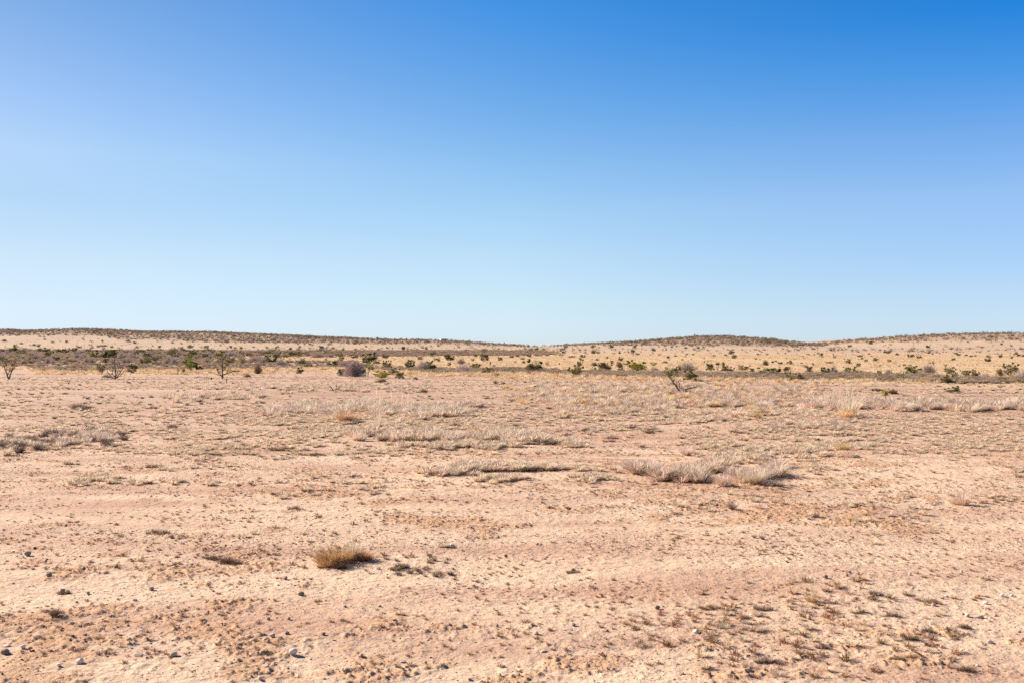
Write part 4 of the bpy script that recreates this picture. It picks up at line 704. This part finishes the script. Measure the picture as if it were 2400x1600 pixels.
# ------------------------------------------------------------------ brush and far scrub (nobody could count it)
bs = Sc(); r = np.random.default_rng(601); x, y = wedge(150000, 76, 500, .8, r); x2, y2 = wedge(40000, 76, 135, .8, r); x = np.append(x, x2); y = np.append(y, y2); u, v = proj(x, y); n_ = (fbm(x / 9, y / 5, 61, 3) - .5) * 2
m = r.random(len(x)) < brown_band(u, v, n_) * (.55 + .45 * (y < 130)) * sm(.30, .5, fbm(x / 7, y / 6, 66, 2)); x, y, v = x[m], y[m], v[m]
s = r.uniform(.45, .85, len(x)) * (.8 + .5 * sm(130, 400, y)); bs.add(x, y, s * 1.7, s * .62, [0, 1, 2, 3, 4], seed=3)
x, y = wedge(12000, 110, 480, .8, r); u, v = proj(x, y); n_ = (fbm(x / 9, y / 5, 61, 3) - .5) * 2
m = (r.random(len(x)) < (brown_band(u, v, n_) * .4 + .03) * (1 - sm(600, 900, u))) & (fbm(x / 22, y / 14, 69, 2) > .5) & (v < 856); x, y = x[m], y[m]; s = r.uniform(.6, 1.7, len(x)); bs.add(x, y, s * 1.5, s, [5, 6, 3, 3, 5, 2], seed=9)
def low(seed, n, mat, wd=.012):
    g, _ = twiggy(seed, n, wd=wd); return g.mesh("brush_kind", [M[mat]])
bs.out("brush", "low brown leafless brush covering the belts at the foot of the slope", [low(611, 150, 'brush'), low(612, 150, 'brush'), low(613, 130, 'brush'), low(614, 130, 'grey'), leafy(615, 260, 7, .045)[0].mesh("brush_kind", [M['olive']]), leafy(616, 500, 9, .045)[0].mesh("brush_kind", [M['dark']]), leafy(617, 500, 8, .045)[0].mesh("brush_kind", [M['dark']]), leafy(618, 500, 8, .045)[0].mesh("brush_kind", [M['green']])])
hs = Sc(); r = np.random.default_rng(602); x, y = wedge(150000, 400, 1000, .82, r); u, v = proj(x, y)
d = (v - np.interp(u, SU, SV)) + (fbm(x / 30, y / 20, 67, 3) - .5) * 8
m = (r.random(len(x)) < (.16 + .30 * sm(.40, .65, fbm(x / 35, y / 25, 70, 3)) + .4 * (1 - sm(-160, -60, x)) + .35 * np.exp(-((x - 155) / 65) ** 2)) * (1 - sm(-3, 3, d)) + .012) & (y < Yc(x) + 60); x, y = x[m], y[m]
s = .5 + 1.9 * r.random(len(x)) ** 2.2; hs.add(x, y, s * 1.3, s * .8, [0, 1, 2, 3, 4, 4, 2], seed=4, sink=.05)
x, y = wedge(2600, 130, 720, .8, r); u, v = proj(x, y); m = r.random(len(x)) < .5; s = r.uniform(.3, .9, len(x)) * sm(60, 500, y) + .25; hs.add(x[m], y[m], s[m] * 1.3, s[m] * .8, [0, 1, 2, 3], seed=5)
x, y = wedge(1500, 560, 1000, .82, r); u, v = proj(x, y); m = (v < np.interp(u, SU, SV)) & (y > Yc(x) - 90) & (y < Yc(x) + 15); x, y = x[m], y[m]; s = r.uniform(1.3, 2.6, len(x)); hs.add(x, y, s * .55, s, [5, 6], seed=6)
def both(kind, k): return PK[kind][k][2]
def lowleaf(seed, mat): return leafy(seed, 130, 6, .075)[0].mesh("scrub_kind", [M[mat]])
yk = [two_mat_mesh("scrub_kind", *sum([[a, M['dark']] if i == 0 else [a, M['bark']] for i, a in enumerate(yucca(640 + k, .6, 40))], [])) for k in range(2)]
hs.out("hill_scrub", "dense dark scrub and small yuccas covering the low hills", [lowleaf(621, 'scrubfar'), lowleaf(622, 'olive'), low(623, 60, 'grey', .02), lowleaf(624, 'scrubfar'), low(625, 60, 'brush', .02), yk[0], yk[1]])

# ------------------------------------------------------------------ stones
def stone_mesh(seed, sub=2, sq=(1, .85, .7), rough=.22):
    import bmesh
    bm = bmesh.new(); bmesh.ops.create_icosphere(bm, subdivisions=sub, radius=.5); r = np.random.default_rng(seed)
    v = np.array([p.co[:] for p in bm.verts]); f = np.array([[q.index for q in p.verts] for p in bm.faces]); bm.free()
    for _ in range(9):      # chip flats off the ball
        d = r.normal(0, 1, 3); d /= np.linalg.norm(d); c = r.uniform(.30, .44); t = v @ d; v = v - np.maximum(t - c, 0)[:, None] * d * .9
    v *= 1 + rough * (fbm(v[:, 0] * 4 + 9, v[:, 1] * 4 + v[:, 2] * 3 + 9, seed, 2) - .5)[:, None]
    return v * np.array(sq), f
def stone(name, seed, mat, sub=2, **k):
    v, f = stone_mesh(seed, sub, **k); return mesh(name, v, [f], None, [M[mat]], None, False)
ps = Sc()
def peb(n, y0, y1, smin, smax, ids, thr, seed, flat=.7, kx=.8, pw=2.2):
    r = np.random.default_rng(seed); x, y = wedge(n, y0, y1, kx, r)
    d = .5 * loose(x, y) + .5 * fbm(x / 1.3, y / 1.0, seed, 3); m = d + .25 * (r.random(n) - .5) > thr; x, y = x[m], y[m]
    s = smin + (smax - smin) * r.random(len(x)) ** pw; ps.add(x, y, s * r.uniform(.8, 1.4, len(x)), s * flat, ids, tilt=.35, sink=s * .12, seed=seed)
peb(90000, 5.5, 14, .006, .040, [0, 1, 2, 7, 8, 5, 9, 7], .22, 701, pw=3)
peb(210000, 12, 27, .010, .052, [0, 1, 7, 8, 9, 7, 8], .27, 702, pw=2.6)
peb(210000, 24, 60, .018, .08, [0, 1, 7, 8, 9, 7, 8], .30, 703, pw=2.3)
peb(8000, 5.5, 20, .012, .05, [0, 1, 7, 8, 4, 9], .50, 704, pw=2)
peb(700, 6, 22, .012, .04, [6], .2, 705)
ps.out("pebbles", "small clods and pebbles strewn over bare sand", [stone("pebble_kind", 801 + k, 'pebble', 1) for k in range(4)] + [stone("pebble_kind", 805, 'rockbrown', 1), stone("pebble_kind", 806, 'pebble', 1, sq=(1, .6, .35)), stone("pebble_kind", 807, 'rockwhite', 1)] + [stone("pebble_kind", 808 + k, 'clod', 1, sq=(1, .8, .8)) for k in range(3)])
RM = {}
for c in ('brown', 'dark', 'grey', 'white', 'pink'):
    RM[c] = [stone("stone_" + c, 820 + k * 3 + len(c), 'rock' + c, 3, sq=[(1, .85, .72), (1, .8, .62), (1, .9, .8)][k]) for k in range(3)]
FLATM = {c: stone("slab_" + c, 860 + len(c), 'rock' + c, 3, sq=(1, .7, .26)) for c in RM}
# u, base v, width px, colour, shape(r/f/t = round, flat, tall), label
RK = [(687, 1536, 21, 'white', 'r', "round white stone, largest of the pale stones on bare sand in front"), (1060, 1279, 12, 'white', 'r', "white stone on bare sand right of the golden grass tuft"), (323, 1541, 30, 'pink', 'f', "broad flat pinkish slab half buried in the rough soil, lower left"),
 (12, 1538, 20, 'dark', 'r', "dark grey rounded stone at the lower left border"), (17, 1519, 18, 'white', 'f', "flat whitish stone just above the dark grey rounded one, lower left border"), (638, 1500, 17, 'pink', 'r', "pinkish rounded stone above and left of the round white stone"), (673, 1491, 12, 'dark', 'r', "pointed dark stone directly above the round white stone"),
 (2294, 1445, 26, 'pink', 'f', "long flat orange slab on the sand, near right"), (1977, 1450, 8, 'dark', 't', "narrow dark stone standing upright, near right"), (2254, 1342, 8, 'grey', 't', "narrow grey stone standing upright on the right-hand sand"), (2188, 1418, 12, 'pink', 'r', "pinkish stone leaning on a dark weed clump at the right"),
 (1934, 1359, 13, 'dark', 'r', "dark pointed stone right of the tall straw tuft"), (1541, 1428, 15, 'dark', 'r', "dark stone of the right-centre foreground, larger of a touching pair"), (1273, 1529, 16, 'grey', 'f', "flat grey stone in the centre foreground"), (1477, 1397, 15, 'dark', 'f', "thin dark slab pointing right in the centre foreground"),
 (1165, 1475, 8, 'brown', 't', "small brown stone standing upright in the centre foreground"), (944, 1552, 15, 'grey', 'f', "blue-grey flat stone right of the round white stone near the lower border"), (668, 1357, 15, 'brown', 'r', "brown pointed stone on bare sand below and left of the golden grass tuft"), (706, 1398, 16, 'dark', 'r', "dark stone beside a low sand hump, below the golden grass tuft"),
 (65, 1302, 17, 'brown', 'r', "brown rounded stone, largest on the left-hand sand"), (401, 1261, 14, 'brown', 'r', "brown stone at the right end of the dark weed row, left side"), (430, 1275, 9, 'grey', 'r', "blue-grey stone just right of the dark weed row, left side")]
RA = [(272, 1334, 12, 'brown'), (422, 1370, 10, 'white'), (355, 1385, 14, 'brown'), (206, 1394, 10, 'brown'), (276, 1408, 9, 'grey'), (316, 1411, 11, 'pink'), (500, 1389, 8, 'dark'), (473, 1402, 8, 'brown'), (512, 1409, 9, 'brown'), (114, 1353, 18, 'dark'), (133, 1333, 9, 'brown'), (146, 1386, 14, 'pink'), (158, 1390, 13, 'grey'), (180, 1414, 8, 'dark'), (87, 1428, 9, 'dark'), (628, 1511, 13, 'dark'), (408, 1542, 19, 'grey'), (54, 1527, 14, 'white'), (71, 1533, 12, 'dark'), (172, 1525, 10, 'dark'), (211, 1508, 11, 'brown'), (187, 1559, 18, 'white'), (138, 1567, 15, 'white'), (626, 1569, 11, 'white'), (609, 1594, 15, 'grey'), (757, 1495, 13, 'dark'), (374, 1454, 9, 'pink'), (200, 1496, 10, 'brown'), (629, 1457, 11, 'brown'), (677, 1457, 10, 'brown'), (30, 1370, 9, 'brown'), (418, 1437, 7, 'brown'), (1176, 1270, 6, 'dark'), (1185, 1303, 13, 'dark'), (1062, 1331, 8, 'dark'), (856, 1336, 9, 'brown'), (1096, 1374, 13, 'pink'), (1064, 1400, 11, 'white'), (1129, 1363, 11, 'grey'), (809, 1428, 9, 'dark'), (890, 1425, 9, 'brown'), (924, 1464, 14, 'brown'), (826, 1491, 10, 'grey'), (1017, 1487, 8, 'white'), (1053, 1497, 9, 'white'), (730, 1517, 8, 'dark'), (847, 1542, 12, 'grey'), (625, 1550, 9, 'pink'), (893, 1558, 10, 'dark'), (1343, 1337, 12, 'dark'), (1362, 1332, 10, 'grey'), (1322, 1483, 10, 'grey'), (1344, 1473, 12, 'dark'), (1423, 1484, 9, 'dark'), (1256, 1493, 15, 'grey'), (1554, 1422, 8, 'dark'), (1760, 1442, 9, 'white'), (1496, 1361, 7, 'dark'), (1740, 1275, 8, 'brown'), (1259, 1275, 9, 'brown'), (1390, 1590, 9, 'white'), (1400, 1597, 9, 'white'), (1631, 1487, 15, 'white'), (1991, 1348, 8, 'brown'), (1896, 1453, 14, 'brown'), (2132, 1350, 7, 'white'), (2218, 1396, 9, 'white'), (2253, 1408, 7, 'white'), (2310, 1413, 13, 'white'), (2348, 1396, 13, 'white'), (2371, 1395, 9, 'white'), (2267, 1443, 13, 'pink'), (2319, 1454, 14, 'brown'), (2316, 1475, 11, 'grey'), (2310, 1491, 11, 'grey'), (2320, 1509, 15, 'grey'), (2333, 1442, 10, 'pink'), (2138, 1380, 10, 'pink'), (2257, 1438, 8, 'brown'), (2188, 1443, 8, 'dark'), (2291, 1564, 10, 'white'), (2208, 1547, 10, 'grey'), (2207, 1518, 8, 'pink'), (1843, 1322, 7, 'white'), (2232, 1265, 13, 'dark'), (2397, 1499, 10, 'brown'), (2147, 1254, 7, 'dark'), (1810, 1104, 6, 'white'), (1798, 1107, 5, 'grey'), (200, 1163, 6, 'white'), (8, 1243, 9, 'white'), (340, 1186, 5, 'white'), (1141, 1182, 6, 'white'), (2380, 1122, 8, 'dark'), (1988, 1085, 5, 'grey'), (1320, 1258, 6, 'brown'), (1420, 1250, 6, 'brown'), (560, 1262, 7, 'brown'), (1620, 1330, 7, 'brown'), (1700, 1390, 7, 'dark'), (1590, 1290, 6, 'brown'), (2050, 1300, 7, 'brown'), (2330, 1300, 7, 'brown'), (1480, 1560, 10, 'brown'), (1180, 1560, 11, 'brown'), (1100, 1590, 12, 'dark'), (760, 1590, 11, 'dark'), (480, 1470, 8, 'brown'), (300, 1470, 9, 'brown'), (20, 1450, 9, 'brown'), (1740, 1545, 10, 'pink'), (1600, 1580, 10, 'brown')]
def rock(u, v, wpx, c, sh, label):
    x, y, z = at(u, v); s = wpx * y / FPX
    k = int(u * 3 + v) % 3; me = FLATM[c] if sh == 'f' else RM[c][k]
    o = link("stone", me); sz = s * (1.5 if sh == 't' else 1.0) * (.85 + .02 * ((u * 7) % 10))
    o.scale = (s * (1.0 if sh != 't' else .9), s, sz if sh != 'f' else s * 1.1); hgt = .75 * sz if sh != 'f' else .26 * s
    o.location = (x, y, z + hgt * .36); o.rotation_euler = ((u % 7 - 3) * .05, (v % 5 - 2) * .06, (u * 1.7) % 6.28)
    tag(o, label, "stone"); return o
for q in RK: rock(*q)
RMARK = [(800, 1300, "golden grass tuft"), (687, 1527, "round white stone"), (1900, 1400, "tall straw tuft"), (2294, 1441, "long orange slab"), (65, 1296, "large brown stone"), (1541, 1424, "dark stone pair"), (323, 1535, "flat pinkish slab"), (1763, 1120, "big grey grass clump"), (1273, 1524, "flat grey stone"), (2188, 1412, "weed clump with pinkish stone")]
ar = []
CW = dict(white="whitish", brown="brown", dark="dark", grey="grey", pink="pinkish")
for (u, v, wp, c) in RA:
    o = rock(u, v, wp, c, 'f' if (u * 5 + v) % 7 < 2 else 'r', None); o['group'] = "stones lying on the bare sand"
    ar.append((o, ("tiny " if wp < 8 else "small " if wp < 12 else "medium ") + CW[c] + " stone on the sand", u, v))
autolabel(ar, RMARK)

# ------------------------------------------------------------------ grass clumps that stand out
def clump(u, v, wpx, hpx, kind, label, cat="grass clump", n=None):
    x, y, z = at(u, v); s = y / FPX; W, Hh = wpx * s * 1.05, hpx * s * 1.3; seed = int(u * 13 + v * 7) % 99991; r = np.random.default_rng(seed)
    o = G(); n = n or max(1, int(round(W / (Hh * 1.3))))
    par = dict(straw=(100, 1.2, .3, .018, .2), wiry=(150, 1.0, .3, .009, .2), gold=(120, .8, .3, .012, .2), ash=(150, .95, .25, .011, .25), weed=(90, 1.35, .25, .016, .35), tall=(60, .4, .15, .006, .12), tuftgold=(260, 1.25, .35, .010, .3))[kind]
    mat = dict(tall='straw', weed='darkweed').get(kind, kind)
    for k in range(n * 2 if n > 1 else 1):
        f = r.uniform(.65, 1.05) if n > 1 else 1.0
        b = blades(par[0], par[4], .97, par[1], par[2], par[3], seed + k, 1.0, .28 if kind == 'tuftgold' else .5)
        px = 0 if n == 1 else ((k + .5) / (n * 2) - .5) * (W - Hh * .8) + r.normal(0, W * .03); py = r.normal(0, max(W * .10, .01)) if n > 1 else 0
        wf = Hh * f * r.uniform(.9, 1.3) if n > 1 else W * .75
        zz = float(H(np.array([x + px]), np.array([y + py]))[0]) - z
        o.join(b.xf((wf, wf, Hh * f), r.uniform(0, 6), (px, py, zz)))
    ob = link("grass_clump" if kind != 'weed' else "weed_clump", o.mesh("clump", [M[mat]])); ob.location = (x, y, z); tag(ob, label, cat); return ob
for q in [
 (786, 1318, 100, 40, 'tuftgold', "golden grass tuft, brightest and largest of the bare sand in front", "grass clump", 3), (826, 1312, 80, 52, 'tall', "few long pale stalks rising from the golden grass tuft", "grass clump", 3), (852, 1310, 66, 26, 'tuftgold', "thinner golden tuft behind and right of the brightest golden tuft", "grass clump", 2), (798, 1330, 34, 18, 'weed', "dark brown weed at the foot of the brightest golden tuft", "weed clump", 2),
 (542, 1316, 70, 17, 'weed', "wide brown weed clump left of the golden grass tuft", "weed clump"), (500, 1310, 40, 12, 'weed', "brown weed bits at the left end of the wide brown weed clump", "weed clump"),
 (948, 1330, 36, 14, 'ash', "grey wiry weed right of the golden grass tuft", "weed clump"), (1022, 1348, 28, 18, 'ash', "dark grey wiry weed, right-hand one of two beyond the golden tuft's right", "weed clump"), (1048, 1283, 40, 8, 'weed', "low brown weeds right below the white stone", "weed clump"),
 (1902, 1412, 34, 22, 'tuftgold', "small golden base of grass under tall thin straw stalks, near right", "grass clump", 1), (1906, 1411, 44, 66, 'tall', "tall thin straw stalks rising from a small golden tuft, near right", "grass clump", 1),
 (2052, 1397, 46, 17, 'ash', "dark dense weed clump right of the tall straw stalks", "weed clump"), (2086, 1404, 30, 14, 'weed', "brown right end of the dark dense weed clump", "weed clump"), (2176, 1411, 32, 16, 'weed', "dark weed clump with a pinkish stone against it", "weed clump"), (2094, 1446, 44, 16, 'weed', "brown weed clump midway between dark clump and lower border", "weed clump"),
 (2132, 1500, 50, 18, 'weed', "wide dark brown weed clump, near right", "weed clump"), (2174, 1488, 34, 13, 'ash', "grey weed behind the wide dark brown weed clump", "weed clump"), (2262, 1470, 32, 13, 'weed', "dark weed left of the grey stones at the right", "weed clump"), (2224, 1483, 22, 11, 'weed', "small dark weed between two larger brown ones, near right", "weed clump"),
 (2240, 1500, 26, 9, 'weed', "small flat weed under the small dark weed, near right", "weed clump"), (1846, 1422, 22, 14, 'straw', "round pale tuft left below the tall straw stalks", "grass clump", 1), (1935, 1522, 56, 14, 'ash', "grey weed with long shadow in the lower right foreground", "weed clump"), (1908, 1546, 34, 15, 'weed', "brown weed below the grey weed with long shadow", "weed clump"),
 (2262, 1574, 42, 16, 'weed', "dark brown weed near the lower right corner", "weed clump"), (2115, 1552, 60, 10, 'weed', "long low dark weed in the lower right foreground", "weed clump"), (1232, 1464, 24, 11, 'weed', "little round brown weed with shadow in the centre foreground", "weed clump", 1), (1968, 1580, 14, 34, 'tall', "few tall pale stalks at the lower right border", "grass clump", 1),
 (1768, 1262, 16, 10, 'ash', "left of two tiny spiky weeds on clean sand, right of centre", "weed clump", 1), (1787, 1265, 20, 12, 'ash', "right of two tiny spiky weeds on clean sand, right of centre", "weed clump", 1),
 (1790, 1430, 56, 14, 'ash', "grey spiky weed left of the round pale tuft, near right", "weed clump"), (1660, 1428, 60, 12, 'weed', "brown weed patch right of the dark stone pair", "weed clump"), (1760, 1478, 80, 16, 'straw', "thin pale grass patch left of the narrow upright dark stone", "grass clump"), (1785, 1552, 46, 14, 'ash', "dark spiky weed in the right-centre foreground near the border", "weed clump"),
 (128, 1452, 24, 18, 'weed', "brown upright weed with a shadow on left-hand sand", "weed clump", 2), (150, 1390, 34, 12, 'weed', "weed cluster among pinkish and grey stones, left", "weed clump"), (372, 1251, 66, 12, 'weed', "dark weed row on bare sand at the left", "weed clump"), (1345, 1342, 36, 8, 'weed', "brown weeds under two dark stones in the centre", "weed clump"),
 (687, 1194, 34, 10, 'weed', "small dark weed alone on bare sand, centre left", "weed clump"), (747, 1213, 20, 10, 'weed', "smaller brown weed right below the dark weed, centre left", "weed clump"), (367, 1092, 54, 10, 'weed', "dark flat weed mat on the left-hand sand", "weed clump"), (172, 1084, 40, 8, 'weed', "brown flat weed mat left of the dark one", "weed clump"),
 (486, 1068, 70, 9, 'weed', "long dark weed mat right above the dark flat mat", "weed clump"), (655, 1056, 56, 14, 'weed', "grassy-topped dark mat, centre left", "weed clump"), (728, 1066, 80, 8, 'weed', "long low dark mat right of the grassy-topped one", "weed clump"), (770, 1026, 38, 8, 'weed', "dark mat under the left end of the pale grass band", "weed clump"), (1045, 1053, 56, 9, 'weed', "dark weed mat below the pale grass band, centre", "weed clump"),
 (190, 960, 62, 17, 'ash', "dark grey dense grass clump alone at the left of the field", "grass clump"), (1427, 1031, 34, 8, 'weed', "dark weed right of the grey tufts at centre", "weed clump"), (1501, 1045, 28, 15, 'wiry', "single brownish tuft on bare sand right of the dark weed", "grass clump", 2), (1610, 1064, 26, 22, 'wiry', "round brownish tuft above the big grey grass clump", "grass clump", 2),
 (1331, 1195, 20, 8, 'weed', "right of two small weeds at centre field", "weed clump"), (1292, 1192, 20, 8, 'weed', "left of two small weeds at centre field", "weed clump"), (1535, 1138, 20, 8, 'ash', "small dark weed left below the big grey clump", "weed clump"),
 (1768, 1138, 60, 42, 'wiry', "big grey wiry grass clump with a dark shadow, right of centre", "grass clump", 3), (1692, 1142, 40, 34, 'wiry', "arching grey tuft left of the big grey wiry clump", "grass clump", 2), (1640, 1122, 44, 28, 'wiry', "grey wiry tuft at the left of the arching tuft", "grass clump", 2), (1798, 1122, 40, 30, 'wiry', "grey tuft behind the right of the big grey clump", "grass clump", 2), (1590, 1112, 50, 24, 'wiry', "grey wiry tuft at the left end of the big clump's row", "grass clump"), (1810, 1142, 60, 20, 'straw', "pale knobbly low tufts right of the big grey clump", "grass clump", 4),
 (1716, 1193, 34, 18, 'ash', "grey spiky fan-shaped weed below the big grey clump", "weed clump", 1), (1692, 985, 34, 18, 'wiry', "grey round tuft on bare sand in the right mid field", "grass clump", 2), (1988, 982, 42, 22, 'gold', "brown-based tuft with tall golden stalks, right mid field", "grass clump", 2), (1990, 980, 36, 52, 'tall', "tall golden stalks over the brown-based tuft, right mid field", "grass clump", 2),
 (1925, 958, 48, 13, 'ash', "dark grass clump left of the tall golden stalks", "grass clump"), (2134, 953, 40, 14, 'ash', "dark grey grass clump right of the yellow yucca", "grass clump"), (2388, 959, 32, 19, 'ash', "grey grass clump at the right border of the field", "grass clump"), (2093, 958, 26, 14, 'gold', "orange grass tuft below the yellow yucca", "grass clump", 2),
 (1784, 1009, 26, 7, 'weed', "dark weed left of the grey tufts, right field", "weed clump"), (1974, 1055, 36, 20, 'gold', "golden tuft among pale bunches, right field", "grass clump", 2), (2253, 1184, 34, 32, 'wiry', "tall pale wispy tuft alone on the right-hand sand", "grass clump", 2),
 (812, 989, 46, 34, 'gold', "large golden-orange tuft, left of centre field", "grass clump", 3), (728, 987, 32, 11, 'gold', "small golden tuft left of the large golden-orange one", "grass clump", 2), (868, 992, 18, 8, 'gold', "small yellow tuft right of the large golden-orange one", "grass clump", 1),
 (989, 919, 36, 10, 'ash', "dark grass clump in the pale field above the tall wispy stalks", "grass clump"), (1199, 940, 24, 10, 'ash', "dark grey clump in the middle of the field", "grass clump"), (921, 962, 24, 14, 'ash', "left dark grey clump in the tall grass band", "grass clump", 2), (970, 962, 28, 12, 'ash', "middle dark grey clump in the tall grass band", "grass clump"), (1068, 961, 34, 9, 'ash', "low dark clump at the right end of the tall grass band", "grass clump"), (1102, 957, 28, 7, 'ash', "flat dark clump at the very right end of the tall grass band", "grass clump"),
 (660, 961, 20, 10, 'ash', "dark tuft at the left of the tall grass band", "grass clump", 2), (1595, 946, 26, 7, 'ash', "dark clump below the half-dead leaning tree", "grass clump"), (1660, 945, 40, 8, 'ash', "dark streak of grass right below the half-dead leaning tree", "grass clump"), (405, 1000, 28, 12, 'ash', "small dark tuft in the left mid field", "grass clump", 2), (100, 1037, 60, 16, 'ash', "dark grey tufts at the left end of the field's grassy mound", "grass clump"), (1290, 1036, 46, 18, 'wiry', "grey-brown tufts at the right end of the pale band", "grass clump"), (1345, 1034, 26, 16, 'wiry', "single grey tuft right of the grey-brown tufts", "grass clump", 2)]:
    clump(*q)
